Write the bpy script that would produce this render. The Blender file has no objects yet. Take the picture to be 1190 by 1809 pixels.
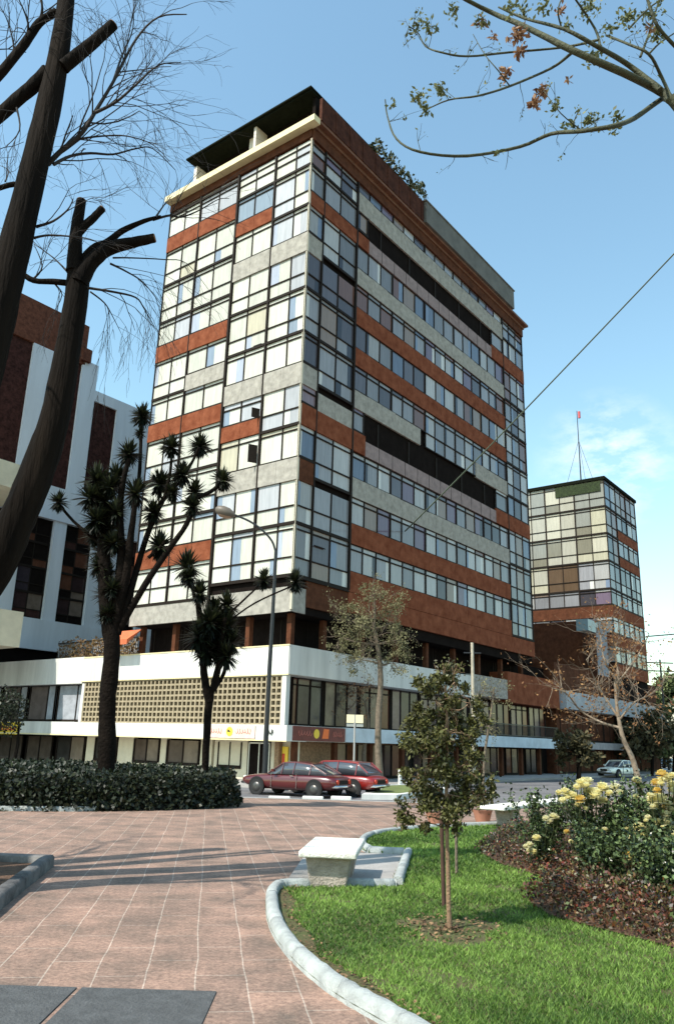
import bpy, bmesh, math, random
from mathutils import Vector, Matrix, Euler
R_ = math.radians
random.seed(7)
S = bpy.context.scene
COL = S.collection

# ------------------------------------------------------------------ camera, sky, sun, exposure
PITCH, ROLL, FPX = R_(16.175), R_(1.68), 1407.0
CAM = Vector((0, 0, 1.6))
cd = bpy.data.cameras.new('camera'); cam = bpy.data.objects.new('camera', cd); COL.objects.link(cam)
cd.sensor_fit = 'VERTICAL'; cd.sensor_height = 36; cd.lens = FPX / 1809 * 36
cd.clip_start = .1; cd.clip_end = 4000
fwd = Vector((0, math.cos(PITCH), math.sin(PITCH))); up0 = Vector((0, -math.sin(PITCH), math.cos(PITCH))); r0 = Vector((1, 0, 0))
cr, sr = math.cos(ROLL), math.sin(ROLL)
rt = r0 * cr + up0 * sr; up = up0 * cr - r0 * sr
M = Matrix((rt, up, -fwd)).transposed().to_4x4(); M.translation = CAM
cam.matrix_world = M
S.camera = cam

SUN_EL, SUN_AZ = R_(50), math.atan2(-.77, -.64)       # azimuth measured from +Y towards +X
W = bpy.data.worlds.new('World'); S.world = W; W.use_nodes = True
nt = W.node_tree; nt.nodes.clear()
sky = nt.nodes.new('ShaderNodeTexSky'); sky.sky_type = 'NISHITA'; sky.sun_disc = False
sky.sun_elevation = SUN_EL; sky.sun_rotation = SUN_AZ; sky.altitude = 0; sky.air_density = 1.5; sky.dust_density = .8; sky.ozone_density = .7
bg = nt.nodes.new('ShaderNodeBackground'); bg.inputs[1].default_value = .15
wo = nt.nodes.new('ShaderNodeOutputWorld')
tint = nt.nodes.new('ShaderNodeMix'); tint.data_type = 'RGBA'; tint.blend_type = 'MULTIPLY'; tint.inputs[0].default_value = 1; tint.inputs[7].default_value = (.95, 1.12, 1.06, 1)
nt.links.new(sky.outputs[0], tint.inputs[6])
# one faint cloud low over the second tower
wc = nt.nodes.new('ShaderNodeTexCoord'); CD = fwd * 1407 + rt * 480 + up * 90; CD.normalize()
dn = nt.nodes.new('ShaderNodeVectorMath'); dn.operation = 'DISTANCE'; dn.inputs[1].default_value = CD
nt.links.new(wc.outputs['Generated'], dn.inputs[0])
cn = nt.nodes.new('ShaderNodeTexNoise'); cn.inputs['Scale'].default_value = 14; cn.inputs['Detail'].default_value = 7; cn.inputs['Roughness'].default_value = .6; cm = nt.nodes.new('ShaderNodeMapping'); cm.inputs['Scale'].default_value = (1, 1, 2.2); cm.inputs['Rotation'].default_value = (0, .5, .6)
nt.links.new(wc.outputs['Generated'], cm.inputs[0]); nt.links.new(cm.outputs[0], cn.inputs['Vector'])
mr = nt.nodes.new('ShaderNodeMapRange'); mr.inputs[1].default_value = .09; mr.inputs[2].default_value = .0; mr.inputs[3].default_value = 0; mr.inputs[4].default_value = 1; nt.links.new(dn.outputs['Value'], mr.inputs[0])
m2 = nt.nodes.new('ShaderNodeMapRange'); m2.inputs[1].default_value = .46; m2.inputs[2].default_value = .72; nt.links.new(cn.outputs['Fac'], m2.inputs[0])
mm = nt.nodes.new('ShaderNodeMath'); mm.operation = 'MULTIPLY'; nt.links.new(mr.outputs[0], mm.inputs[0]); nt.links.new(m2.outputs[0], mm.inputs[1])
cl = nt.nodes.new('ShaderNodeMix'); cl.data_type = 'RGBA'; cl.inputs[7].default_value = (6.2, 6.3, 6.4, 1); nt.links.new(mm.outputs[0], cl.inputs[0]); nt.links.new(tint.outputs[2], cl.inputs[6])
nt.links.new(cl.outputs[2], bg.inputs[0]); nt.links.new(bg.outputs[0], wo.inputs[0])
sd = bpy.data.lights.new('sun', 'SUN'); sd.energy = 4.4; sd.angle = R_(.5); sd.color = (1, .94, .84)
so = bpy.data.objects.new('sun', sd); COL.objects.link(so)
sv = Vector((math.sin(SUN_AZ) * math.cos(SUN_EL), math.cos(SUN_AZ) * math.cos(SUN_EL), math.sin(SUN_EL)))
so.rotation_euler = sv.to_track_quat('Z', 'Y').to_euler(); so.location = (-20, -20, 60)
S.view_settings.view_transform = 'Standard'; S.view_settings.look = 'None'; S.view_settings.gamma = 1
S.view_settings.exposure = .62

# ------------------------------------------------------------------ helpers
def ray(px, py):
    x, y = px - 595, py - 904
    x, y = x * cr + y * sr, -x * sr + y * cr
    c, s = math.cos(PITCH), math.sin(PITCH)
    return Vector((x / FPX, c + y / FPX * s, s - y / FPX * c))
def at(px, py, Y): r = ray(px, py); return CAM + r * (Y / r.y)
def onz(px, py, z): r = ray(px, py); return CAM + r * ((z - 1.6) / r.z)
def pxm(px, Y): return px * Y / FPX * 1.02            # photo pixels to metres at a distance
ANG = R_(37.57); BC = Vector((-2.242, 41.645, 0))
BR = Vector((math.sin(ANG), math.cos(ANG), 0)); BL = Vector((-math.cos(ANG), math.sin(ANG), 0))
BROT = math.atan2(BR.y, BR.x)
def bw(v, u, z): return BC + BR * v + BL * u + Vector((0, 0, z))

MATS = {}
def mat(name, col, rough=.8, var=.0, scale=3., bump=0., bscale=None, col2=None, spec=.4, metal=0., attr=False, coat=0., detail=5, streak=False, trans=0):
    if name in MATS: return MATS[name]
    m = bpy.data.materials.new(name); m.use_nodes = True; n = m.node_tree.nodes; l = m.node_tree.links
    b = n['Principled BSDF']; b.inputs['Roughness'].default_value = rough; b.inputs['Metallic'].default_value = metal
    b.inputs['Specular IOR Level'].default_value = spec; b.inputs['Coat Weight'].default_value = coat
    if trans: b.inputs['Transmission Weight'].default_value = trans
    tc = n.new('ShaderNodeTexCoord')
    src = None
    if attr:
        a = n.new('ShaderNodeAttribute'); a.attribute_name = 'tint'; src = a.outputs['Color']
    if var > 0:
        no = n.new('ShaderNodeTexNoise'); no.inputs['Scale'].default_value = scale; no.inputs['Detail'].default_value = detail; no.inputs['Roughness'].default_value = .65
        if streak:
            mp = n.new('ShaderNodeMapping'); mp.inputs['Scale'].default_value = (1, 1, .12); l.new(tc.outputs['Object'], mp.inputs[0]); l.new(mp.outputs[0], no.inputs['Vector'])
        else: l.new(tc.outputs['Object'], no.inputs['Vector'])
        rp = n.new('ShaderNodeValToRGB')
        c2 = col2 if col2 else tuple(c * (1 - var) for c in col); hi = tuple(min(1, c * (1 + var * .6)) for c in col)
        rp.color_ramp.elements[0].position = .3; rp.color_ramp.elements[1].position = .7
        rp.color_ramp.elements[0].color = (*c2, 1); rp.color_ramp.elements[1].color = (*hi, 1)
        l.new(no.outputs['Fac'], rp.inputs[0])
        if src is not None:
            mx = n.new('ShaderNodeMix'); mx.data_type = 'RGBA'; mx.blend_type = 'MULTIPLY'; mx.inputs[0].default_value = 1
            l.new(src, mx.inputs[6]); l.new(rp.outputs[0], mx.inputs[7]); src = mx.outputs[2]
        else: src = rp.outputs[0]
    if src is not None: l.new(src, b.inputs['Base Color'])
    else: b.inputs['Base Color'].default_value = (*col, 1)
    if bump > 0:
        nb = n.new('ShaderNodeTexNoise'); nb.inputs['Scale'].default_value = bscale or scale * 6; nb.inputs['Detail'].default_value = 6
        l.new(mp.outputs[0] if (streak and var > 0) else tc.outputs['Object'], nb.inputs['Vector'])
        bp = n.new('ShaderNodeBump'); bp.inputs['Strength'].default_value = bump; bp.inputs['Distance'].default_value = .05
        l.new(nb.outputs['Fac'], bp.inputs['Height']); l.new(bp.outputs[0], b.inputs['Normal'])
    MATS[name] = m; return m

def leafmat(name, c1, c2, rough=.5, trans=.25):
    m = bpy.data.materials.new(name); m.use_nodes = True; n = m.node_tree.nodes; l = m.node_tree.links
    b = n['Principled BSDF']; b.inputs['Roughness'].default_value = rough; b.inputs['Specular IOR Level'].default_value = .35
    a = n.new('ShaderNodeAttribute'); a.attribute_name = 'tint'
    sp = n.new('ShaderNodeSeparateColor'); l.new(a.outputs['Color'], sp.inputs[0])
    mx = n.new('ShaderNodeMix'); mx.data_type = 'RGBA'; mx.inputs[6].default_value = (*c1, 1); mx.inputs[7].default_value = (*c2, 1)
    l.new(sp.outputs[0], mx.inputs[0]); l.new(mx.outputs[2], b.inputs['Base Color'])
    if trans:
        t = n.new('ShaderNodeBsdfTranslucent'); l.new(mx.outputs[2], t.inputs[0])
        ms = n.new('ShaderNodeMixShader'); ms.inputs[0].default_value = trans
        l.new(b.outputs[0], ms.inputs[1]); l.new(t.outputs[0], ms.inputs[2]); l.new(ms.outputs[0], n['Material Output'].inputs[0])
    MATS[name] = m; return m

class MB:
    """collects faces; build() links them as one mesh object"""
    def __init__(s): s.v = []; s.f = []; s.c = []; s.m = []; s.sm = []
    def face(s, pts, col=(1, 1, 1), mi=0, smooth=False):
        k = len(s.v); s.v += [tuple(p) for p in pts]; s.f.append(tuple(range(k, k + len(pts)))); s.c.append(col); s.m.append(mi); s.sm.append(smooth)
    def idx(s, verts, faces, col=(1, 1, 1), mi=0, smooth=True):
        k = len(s.v); s.v += [tuple(p) for p in verts]
        for f in faces: s.f.append(tuple(i + k for i in f)); s.c.append(col); s.m.append(mi); s.sm.append(smooth)
    def box(s, x0, x1, y0, y1, z0, z1, col=(1, 1, 1), mi=0):
        if x0 > x1: x0, x1 = x1, x0
        if y0 > y1: y0, y1 = y1, y0
        v = [(x0, y0, z0), (x1, y0, z0), (x1, y1, z0), (x0, y1, z0), (x0, y0, z1), (x1, y0, z1), (x1, y1, z1), (x0, y1, z1)]
        s.idx(v, [(0, 3, 2, 1), (4, 5, 6, 7), (0, 1, 5, 4), (1, 2, 6, 5), (2, 3, 7, 6), (3, 0, 4, 7)], col, mi, False)
    def tube(s, pts, rad, n=8, col=(1, 1, 1), mi=0, cap=True, wob=0.):
        pts = [Vector(p) for p in pts]; rings = []
        if isinstance(rad, (int, float)): rad = [rad] * len(pts)
        prev = None; V = []
        for i, p in enumerate(pts):
            d = (pts[min(i + 1, len(pts) - 1)] - pts[max(i - 1, 0)])
            if d.length < 1e-9: d = Vector((0, 0, 1))
            d.normalize()
            a = prev if prev is not None else (Vector((1, 0, 0)) if abs(d.x) < .9 else Vector((0, 1, 0)))
            a = (a - d * a.dot(d)); 
            if a.length < 1e-6: a = d.orthogonal()
            a.normalize(); b = d.cross(a); prev = a
            for k in range(n):
                t = 2 * math.pi * k / n; r = rad[i] * (1 + (random.uniform(-wob, wob) if wob else 0))
                V.append(p + (a * math.cos(t) + b * math.sin(t)) * r)
        F = []
        for i in range(len(pts) - 1):
            for k in range(n): F.append((i * n + k, i * n + (k + 1) % n, (i + 1) * n + (k + 1) % n, (i + 1) * n + k))
        s.idx(V, F, col, mi, True)
        if cap:
            s.face([V[k] for k in range(n - 1, -1, -1)], col, mi); s.face([V[(len(pts) - 1) * n + k] for k in range(n)], col, mi)
    def build(s, name, mats, parent=None, loc=None, rz=None):
        me = bpy.data.meshes.new(name); me.from_pydata(s.v, [], s.f)
        if not isinstance(mats, (list, tuple)): mats = [mats]
        for m in mats: me.materials.append(m)
        me.polygons.foreach_set('material_index', s.m); me.polygons.foreach_set('use_smooth', s.sm)
        at_ = me.color_attributes.new('tint', 'FLOAT_COLOR', 'CORNER'); buf = []
        for f, c in zip(s.f, s.c):
            for _ in f: buf += [c[0], c[1], c[2], 1]
        at_.data.foreach_set('color', buf)
        me.update()
        o = bpy.data.objects.new(name, me); COL.objects.link(o)
        if parent: o.parent = parent
        if loc is not None: o.location = loc
        if rz is not None: o.rotation_euler.z = rz
        return o

def tag(o, label=None, cat=None, group=None, kind=None):
    if label: o['label'] = label
    if cat: o['category'] = cat
    if group: o['group'] = group
    if kind: o['kind'] = kind
    return o
def thing(name, label, cat, loc=(0, 0, 0), rz=0, group=None):
    o = bpy.data.objects.new(name, None); COL.objects.link(o); o.location = loc; o.rotation_euler = (0, 0, rz); o.empty_display_size = .2
    return tag(o, label, cat, group)
def each(name, m, parent, boxes):
    for b in boxes:
        mb = MB(); mb.box(*b); mb.build(name, m, parent)
def struct(mb, name, m, **k): return tag(mb.build(name, m, **k), kind='structure')
def kids(o): return [c for c in bpy.data.objects if c.parent == o]
def copy_tree(o, parent=None):
    c = o.copy(); COL.objects.link(c); c.parent = parent
    for ch in kids(o): copy_tree(ch, c)
    return c
def bevel(o, w=.02, seg=2):
    m = o.modifiers.new('bevel', 'BEVEL'); m.width = w; m.segments = seg; m.limit_method = 'ANGLE'; m.angle_limit = R_(40); return o
def rnd(a, b): return random.uniform(a, b)
def rv():
    while True:
        v = Vector((rnd(-1, 1), rnd(-1, 1), rnd(-1, 1)))
        if .05 < v.length < 1: return v.normalized()
def leaf(mb, p, size, nrm=None, asp=.55, t=None):
    d = rv(); n = nrm if nrm is not None else rv()
    a = d - n * d.dot(n)
    if a.length < .05: a = n.orthogonal()
    a.normalize(); b = n.cross(a) * asp * .5 * size; a = a * size; t = rnd(0, 1) if t is None else t
    mb.face([p, p + a * .5 + b, p + a, p + a * .5 - b], (t, t, t), 0)

# ------------------------------------------------------------------ materials
BRICK = mat('orange_brick', (.215, .072, .036), .85, .4, 1.6, .5, 22, col2=(.13, .033, .014), detail=9, spec=.08)
GREYP = mat('grey_mosaic_panel', (.35, .33, .29), .8, .32, 2.5, .3, 60, spec=.15)
WHITE = mat('white_render', (.62, .615, .58), .7, .26, .9, .15, 20, streak=True)
CREAM = mat('cream_render', (.66, .60, .45), .75, .15, 1.0, .15, 20)
YELLOWC = mat('cream_cornice', (.72, .62, .36), .7, .12, 2, .1, 20)
FRAME = mat('dark_bronze_frame', (.018, .013, .010), .7, .2, 5, spec=.12)
GLASSL = mat('curtained_glass', (1, 1, 1), .10, .24, 5.5, spec=.4, attr=True, coat=.0, streak=True)
GLASSD = mat('dark_glass', (1, 1, 1), .12, .4, 1.5, spec=.3, attr=True)
DARKI = mat('dark_interior', (.012, .009, .008), .95, .3, 2, spec=.03)
BROWNW = mat('brown_cladding', (.10, .038, .02), .85, .4, 2, .3, 30, spec=.08)
CONC = mat('pale_concrete', (.55, .53, .47), .85, .25, 3, .4, 40)
METAL = mat('dark_metal', (.03, .032, .035), .45, .2, 6, metal=.4)

# ------------------------------------------------------------------ ground, street, paving
def paving_mat():
    m = bpy.data.materials.new('pink_paving'); m.use_nodes = True; n = m.node_tree.nodes; l = m.node_tree.links; b = n['Principled BSDF']
    tc = n.new('ShaderNodeTexCoord'); mp = n.new('ShaderNodeMapping'); mp.inputs['Rotation'].default_value = (0, 0, R_(-98.3)); l.new(tc.outputs['Object'], mp.inputs[0])
    # little warp so that joints wander
    nw = n.new('ShaderNodeTexNoise'); nw.inputs['Scale'].default_value = 1.1; l.new(tc.outputs['Object'], nw.inputs['Vector'])
    ad = n.new('ShaderNodeVectorMath'); ad.operation = 'MULTIPLY_ADD'; ad.inputs[1].default_value = (.05, .05, 0); l.new(nw.outputs['Color'], ad.inputs[0]); l.new(mp.outputs[0], ad.inputs[2])
    br = n.new('ShaderNodeTexBrick'); br.inputs['Scale'].default_value = 1; br.inputs['Brick Width'].default_value = .8; br.inputs['Row Height'].default_value = .345
    br.inputs['Mortar Size'].default_value = .007; br.inputs['Mortar Smooth'].default_value = .6; br.inputs['Bias'].default_value = -.2
    br.inputs['Color1'].default_value = (.285, .205, .165, 1); br.inputs['Color2'].default_value = (.23, .17, .14, 1); br.inputs['Mortar'].default_value = (.42, .375, .33, 1)
    l.new(ad.outputs[0], br.inputs['Vector'])
    n1 = n.new('ShaderNodeTexNoise'); n1.inputs['Scale'].default_value = 1.6; n1.inputs['Detail'].default_value = 8; n1.inputs['Roughness'].default_value = .7; l.new(tc.outputs['Object'], n1.inputs['Vector'])
    r1 = n.new('ShaderNodeValToRGB'); r1.color_ramp.elements[0].position = .3; r1.color_ramp.elements[0].color = (.42, .45, .44, 1); r1.color_ramp.elements[1].position = .68; r1.color_ramp.elements[1].color = (1.28, 1.14, 1.06, 1)
    l.new(n1.outputs[0], r1.inputs[0])
    n2 = n.new('ShaderNodeTexNoise'); n2.inputs['Scale'].default_value = 26; n2.inputs['Detail'].default_value = 6; n2.inputs['Roughness'].default_value = .8; l.new(tc.outputs['Object'], n2.inputs['Vector'])
    r2 = n.new('ShaderNodeValToRGB'); r2.color_ramp.elements[0].position = .36; r2.color_ramp.elements[0].color = (.45, .40, .40, 1); r2.color_ramp.elements[1].position = .62; r2.color_ramp.elements[1].color = (1.4, 1.33, 1.28, 1)
    l.new(n2.outputs[0], r2.inputs[0])
    m1 = n.new('ShaderNodeMix'); m1.data_type = 'RGBA'; m1.blend_type = 'MULTIPLY'; m1.inputs[0].default_value = 1; l.new(br.outputs[0], m1.inputs[6]); l.new(r1.outputs[0], m1.inputs[7])
    m2 = n.new('ShaderNodeMix'); m2.data_type = 'RGBA'; m2.blend_type = 'MULTIPLY'; m2.inputs[0].default_value = .8; l.new(m1.outputs[2], m2.inputs[6]); l.new(r2.outputs[0], m2.inputs[7])
    l.new(m2.outputs[2], b.inputs['Base Color']); b.inputs['Roughness'].default_value = .85
    bp = n.new('ShaderNodeBump'); bp.inputs['Strength'].default_value = .4; bp.inputs['Distance'].default_value = .01; l.new(n2.outputs[0], bp.inputs['Height']); l.new(bp.outputs[0], b.inputs['Normal'])
    return m
PAVE = paving_mat()
ASPH = mat('worn_asphalt', (.15, .145, .15), .85, .25, .6, .4, 60, col2=(.10, .097, .10))
PAVT = mat('grey_pavement', (.33, .31, .29), .85, .25, .8, .3, 30)
GRND = mat('distant_ground', (.14, .12, .09), .95, .3, .02)
KERB = mat('grey_kerb_concrete', (.34, .36, .345), .85, .4, 5, .35, 50, col2=(.23, .245, .24), detail=9)
SOIL = mat('brown_soil', (.13, .07, .04), .95, .5, 12, .8, 40)
SLATE = mat('grey_slate', (.075, .077, .078), .85, .3, 9, .4, 50)

g = MB(); g.face([(-1500, -200, -.62), (1500, -200, -.62), (1500, 2500, -.62), (-1500, 2500, -.62)]); struct(g, 'ground', GRND)
g = MB(); g.face([(-80, 20, -.5), (90, 20, -.5), (140, 190, -.5), (-80, 190, -.5)]); struct(g, 'road', ASPH)
# plaza: flat to Y=20, then a gentle fall to the street edge at Y=30
def zp(y): return 0 if y <= 20 else max(-.35, -.035 * (y - 20))
P8 = Vector((8, 30, 0)); far = P8 + BR * 70
g = MB()
g.face([(-30, -12, 0), (60, -12, 0), (60, 20, 0), (-30, 20, 0)])
g.face([(-30, 20, 0), (60, 20, 0), (60, 30, -.35), (-30, 30, -.35)])
g.face([(8, 30, -.35), (60, 30, -.35), (far.x + 20, far.y, -.35), (far.x, far.y, -.35)])
struct(g, 'plaza', PAVE)
g = MB(); g.box(-30, 8, 30, 30.18, -.6, -.345)
d = BR * 70; nn = BL * .18
a = P8 + Vector((0, 0, -.345)); q = [a, a + d, a + d + nn, a + nn]
g.face(q); g.face([q[3], q[2], q[2] - Vector((0, 0, .3)), q[3] - Vector((0, 0, .3))])
struct(g, 'plaza_kerb', KERB)
# pavement round the building, street level kerb
def local_poly(pts, z): return [bw(v, u, z) for v, u in pts]
g = MB(); g.face(local_poly([(-3, -3), (120, -3), (120, 60), (-3, 60)], -.38))
g.face([bw(-3, -3, -.38), bw(-3, -3, -.6), bw(120, -3, -.6), bw(120, -3, -.38)]); g.face([bw(-3, -3, -.38), bw(-3, 60, -.38), bw(-3, 60, -.6), bw(-3, -3, -.6)])
struct(g, 'pavement', PAVT)
# slate slabs at the lower left corner
g = MB()
for (x0, x1) in ((-3.3, -2.62), (-2.6, -1.62), (-1.585, -.70)):
    g.box(x0, x1, 3.5, 5.93, -.05, .008)
struct(g, 'slate_path', SLATE)

# lawn outline (planter with a curved kerb)
OUT = [(1.0, 4.45), (.78, 4.7), (.59, 4.95), (.43, 5.23), (.29, 5.49), (.14, 5.75), (-.01, 6.08), (-.17, 6.5), (-.29, 6.9), (-.40, 7.32), (-.51, 7.9), (-.58, 8.5), (-.63, 9.1), (-.64, 9.55), (-.60, 9.8), (-.5, 9.93), (-.3, 9.98), (.78, 10.17)]
NOTCH = [(.78, 10.17), (1.15, 12.9)]
TOP = [(1.15, 12.9), (.62, 12.98), (.5, 13.6), (.52, 14.5), (.68, 15.25), (1.1, 16.1), (1.9, 16.95), (3.0, 17.75), (4.4, 18.6), (6.2, 19.3), (9, 19.9), (14, 19.95)]
def resample(pts, step=.12):
    out = []
    for (x0, y0), (x1, y1) in zip(pts[:-1], pts[1:]):
        n = max(1, int(math.hypot(x1 - x0, y1 - y0) / step))
        for i in range(n): out.append((x0 + (x1 - x0) * i / n, y0 + (y1 - y0) * i / n))
    out.append(pts[-1]); return out
def smooth(pts, it=2):
    for _ in range(it):
        q = [pts[0]]
        for a, b in zip(pts[:-1], pts[1:]):
            q += [(a[0] * .75 + b[0] * .25, a[1] * .75 + b[1] * .25), (a[0] * .25 + b[0] * .75, a[1] * .25 + b[1] * .75)]
        q.append(pts[-1]); pts = q
    return pts
def kerb_strip(pts, w, h, name='kerb', z0=-.03, m=None, jit=.004):
    mb = MB(); V = []; nr = [0]; pts = [Vector((x, y, 0)) for x, y in pts]
    for i, p in enumerate(pts):
        d = (pts[min(i + 1, len(pts) - 1)] - pts[max(0, i - 1)]).normalized(); n = Vector((d.y, -d.x, 0))   # right hand side = inside
        j = rnd(-jit, jit)
        if i % 9 == 5 and len(pts) > 12:
            for sh, dz in ((-.012, 0), (-.004, -.03), (.004, -.03), (.012, 0)):
                for off, z in ((0 - dz * .5, z0), (.005 - dz * .5, h - .03 + dz), (.035, h + dz), (w - .03, h + .004 + dz), (w + dz * .5, h - .02 + dz), (w + dz * .5, z0)): V.append(p + d * sh + n * off + Vector((0, 0, z)))
            nr[0] += 4; continue
        nr[0] += 1
        for off, z in ((0, z0), (.005, h - .03), (.035, h), (w - .03, h + .004), (w, h - .02), (w, z0)):
            V.append(p + n * (off + j) + Vector((0, 0, z + j)))
    F = []
    for i in range(nr[0] - 1):
        for k in range(5): F.append((i * 6 + k, (i + 1) * 6 + k, (i + 1) * 6 + k + 1, i * 6 + k + 1))
    mb.idx(V, F, smooth=True); mb.face([V[k] for k in range(6)]); mb.face([V[(nr[0] - 1) * 6 + k] for k in range(5, -1, -1)])
    return struct(mb, name, m or KERB)
outs = smooth(OUT[:-1], 2) + [OUT[-1]]
kerb_strip(resample(outs, .1), .125, .10)
kerb_strip(resample(NOTCH, .3), .12, .12)
kerb_strip(resample(smooth(TOP[1:], 2), .2), .12, .10)
kerb_strip(resample(TOP[:2], .2), .10, .11)
lawn_poly = outs + NOTCH[1:] + TOP[1:] + [(14, 4.45)]
g = MB(); g.face([(x, y, .03) for x, y in lawn_poly][::-1]); struct(g, 'lawn_soil', mat('lawn_earth', (.055, .075, .02), .95, .5, 5, .6, 40, col2=(.09, .06, .03)))
def inside(x, y, poly):
    c = False; j = len(poly) - 1
    for i in range(len(poly)):
        xi, yi = poly[i]; xj, yj = poly[j]
        if (yi > y) != (yj > y) and x < (xj - xi) * (y - yi) / (yj - yi) + xi: c = not c
        j = i
    return c
def segd(x, y, pts):
    m = 9
    for (a, b), (c, d) in zip(pts[:-1], pts[1:]):
        l2 = (c - a) ** 2 + (d - b) ** 2; t = max(0, min(1, ((x - a) * (c - a) + (y - b) * (d - b)) / l2)) if l2 else 0
        m = min(m, math.hypot(x - a - t * (c - a), y - b - t * (d - b)))
    return m
BED = [(2.2, 8.55), (2.95, 7.3), (3.6, 6.6), (14, 5.5), (14, 19), (5.5, 18.6), (3.3, 16.3), (2.75, 14.4), (2.35, 13.2), (2.45, 12.0), (2.75, 11.0), (2.6, 9.9), (2.15, 9.3)]
g = MB(); g.face([(x, y, .045) for x, y in BED]); struct(g, 'bed_soil', SOIL)
GR = leafmat('grass_blades', (.040, .095, .014), (.25, .39, .075), .6, .35)
gm = MB(); cnt = 0
SAP = (1.12, 7.87)
lowkerb = outs
while cnt < 95000:
    y = 4.45 + (rnd(0, 1) ** 1.9) * 15; x = rnd(-.7, min(6.5, y * .52))
    if not inside(x, y, lawn_poly): continue
    if inside(x, y, BED): continue
    dk = segd(x, y, lowkerb) if y < 10.3 else 9
    if dk < .17 + (.10 * abs(math.sin(y * 2.3)) + .03) * (y < 9.6): continue
    cl = math.sin(x * 3.1 + 1) * math.sin(y * 2.3) * .5 + math.sin(x * 7.7 + y * 5.1) * .3
    ds = math.hypot((x - SAP[0]), (y - SAP[1]) * .8)
    if ds < .42 + .1 * math.sin(math.atan2(y - SAP[1], x - SAP[0]) * 3) and rnd(0, 1) > .06: cnt += 1; continue
    pt = math.sin(x * 2.2 + y * 1.7 + 2) * math.sin(x * 1.1 - y * 2.9) + .4 * math.sin(x * 9 + y * 7)
    if pt > .75 and rnd(0, 1) < .55: cnt += 1; continue
    h = rnd(.018, .045) * (1 + .25 * cl) * (1 if y < 9 else 1.2); w = rnd(.003, .006) * (1 + max(0, y - 6) * .22)
    a = rnd(0, 6.283); lx, ly = rnd(-1.1, 1.1) * h, rnd(-1.1, 1.1) * h; t = min(1, max(0, .40 - .18 * (pt < -.7) + .16 * (pt > .6) + .30 * cl + .2 * math.sin(x * 1.3 - y * 1.9) + rnd(-.4, .45)))
    if rnd(0, 1) < .012: t = 1.4
    p = Vector((x, y, .028)); ca, sa = math.cos(a) * w, math.sin(a) * w
    gm.face([p + Vector((-ca, -sa, 0)), p + Vector((ca, sa, 0)), p + Vector((lx, ly, h))], (t, t, t)); cnt += 1
tag(gm.build('grass', GR), 'short green mown grass covering the lawn inside the curved kerb', 'grass', kind='stuff')
g = MB()
for k in range(420):
    a = rnd(0, 6.28); r = rnd(0, .45) ** .9; p = Vector((SAP[0] + math.cos(a) * r, SAP[1] + math.sin(a) * r * 1.2, .05))
    leaf(g, p, rnd(.02, .05), (rv() * .5 + Vector((0, 0, 1))).normalized(), .7)
for k in range(500):
    i = random.randrange(len(outs) - 8); x, y = outs[i]; d = Vector((outs[i + 1][0] - x, outs[i + 1][1] - y, 0)).normalized(); n = Vector((d.y, -d.x, 0))
    p = Vector((x, y, .05)) + n * rnd(.16, .32) + d * rnd(-.1, .1); leaf(g, p, rnd(.015, .04), (rv() * .5 + Vector((0, 0, 1))).normalized(), .7)
tag(g.build('leaf_litter', leafmat('dry_leaf_litter', (.05, .025, .012), (.26, .16, .08), .8, 0)), 'dry brown leaf litter round the sapling and inside the kerb', 'leaf litter', kind='stuff')

# planter corner at the left edge
PL = [(-3.02, 8.1), (-3.12, 8.7), (-3.44, 10.95), (-3.9, 11.0), (-9, 11.3)]
V = [(-2.9, 7.2)] + PL
kerb_strip(resample([(x, y) for x, y in V][::-1], .3), .16, .14, m=mat('dark_kerb', (.13, .125, .12), .85, .6, 3, .4, 30, col2=(.03, .028, .03)))
g = MB(); g.face([(-3.2, 7.2, .05), (-3.6, 10.85, .05), (-9, 11.15, .05), (-9, 7.2, .05)][::-1]); struct(g, 'left_bed_soil', SOIL)

# ------------------------------------------------------------------ bare and leafy tree helpers
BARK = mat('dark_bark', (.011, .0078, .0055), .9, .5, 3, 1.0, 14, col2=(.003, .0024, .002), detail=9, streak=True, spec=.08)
BARKL = mat('grey_bark', (.16, .125, .09), .9, .4, 8, .6, 30)
TWIG = mat('twig_bark', (.022, .018, .016), .85, .3, 8)
CUT = mat('sawn_wood', (.17, .085, .035), .85, .3, 12, .3, 40)
def px_line(pts, Y, dY=0):
    n = len(pts) - 1
    return [at(x, y, Y + dY * i / max(1, n)) for i, (x, y) in enumerate(pts)]
def catmull(P, k=4):
    if len(P) < 3: return P
    out = []
    for i in range(len(P) - 1):
        p0 = P[max(0, i - 1)]; p1 = P[i]; p2 = P[i + 1]; p3 = P[min(len(P) - 1, i + 2)]
        for j in range(k):
            t = j / k; out.append(.5 * ((2 * p1) + (p2 - p0) * t + (2 * p0 - 5 * p1 + 4 * p2 - p3) * t * t + (3 * p1 - p0 - 3 * p2 + p3) * t ** 3))
    out.append(P[-1]); return out
def limb(mb, P, w0, w1, n=8, wob=.04, jit=0.):
    Q = catmull(P); m = len(Q) - 1
    if jit: Q = [q + rv() * jit * rnd(0, 1) if 0 < i < m else q for i, q in enumerate(Q)]
    rad = [(w0 + (w1 - w0) * (i / m)) for i in range(m + 1)]
    mb.tube(Q, rad, n, wob=wob); return Q
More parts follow.
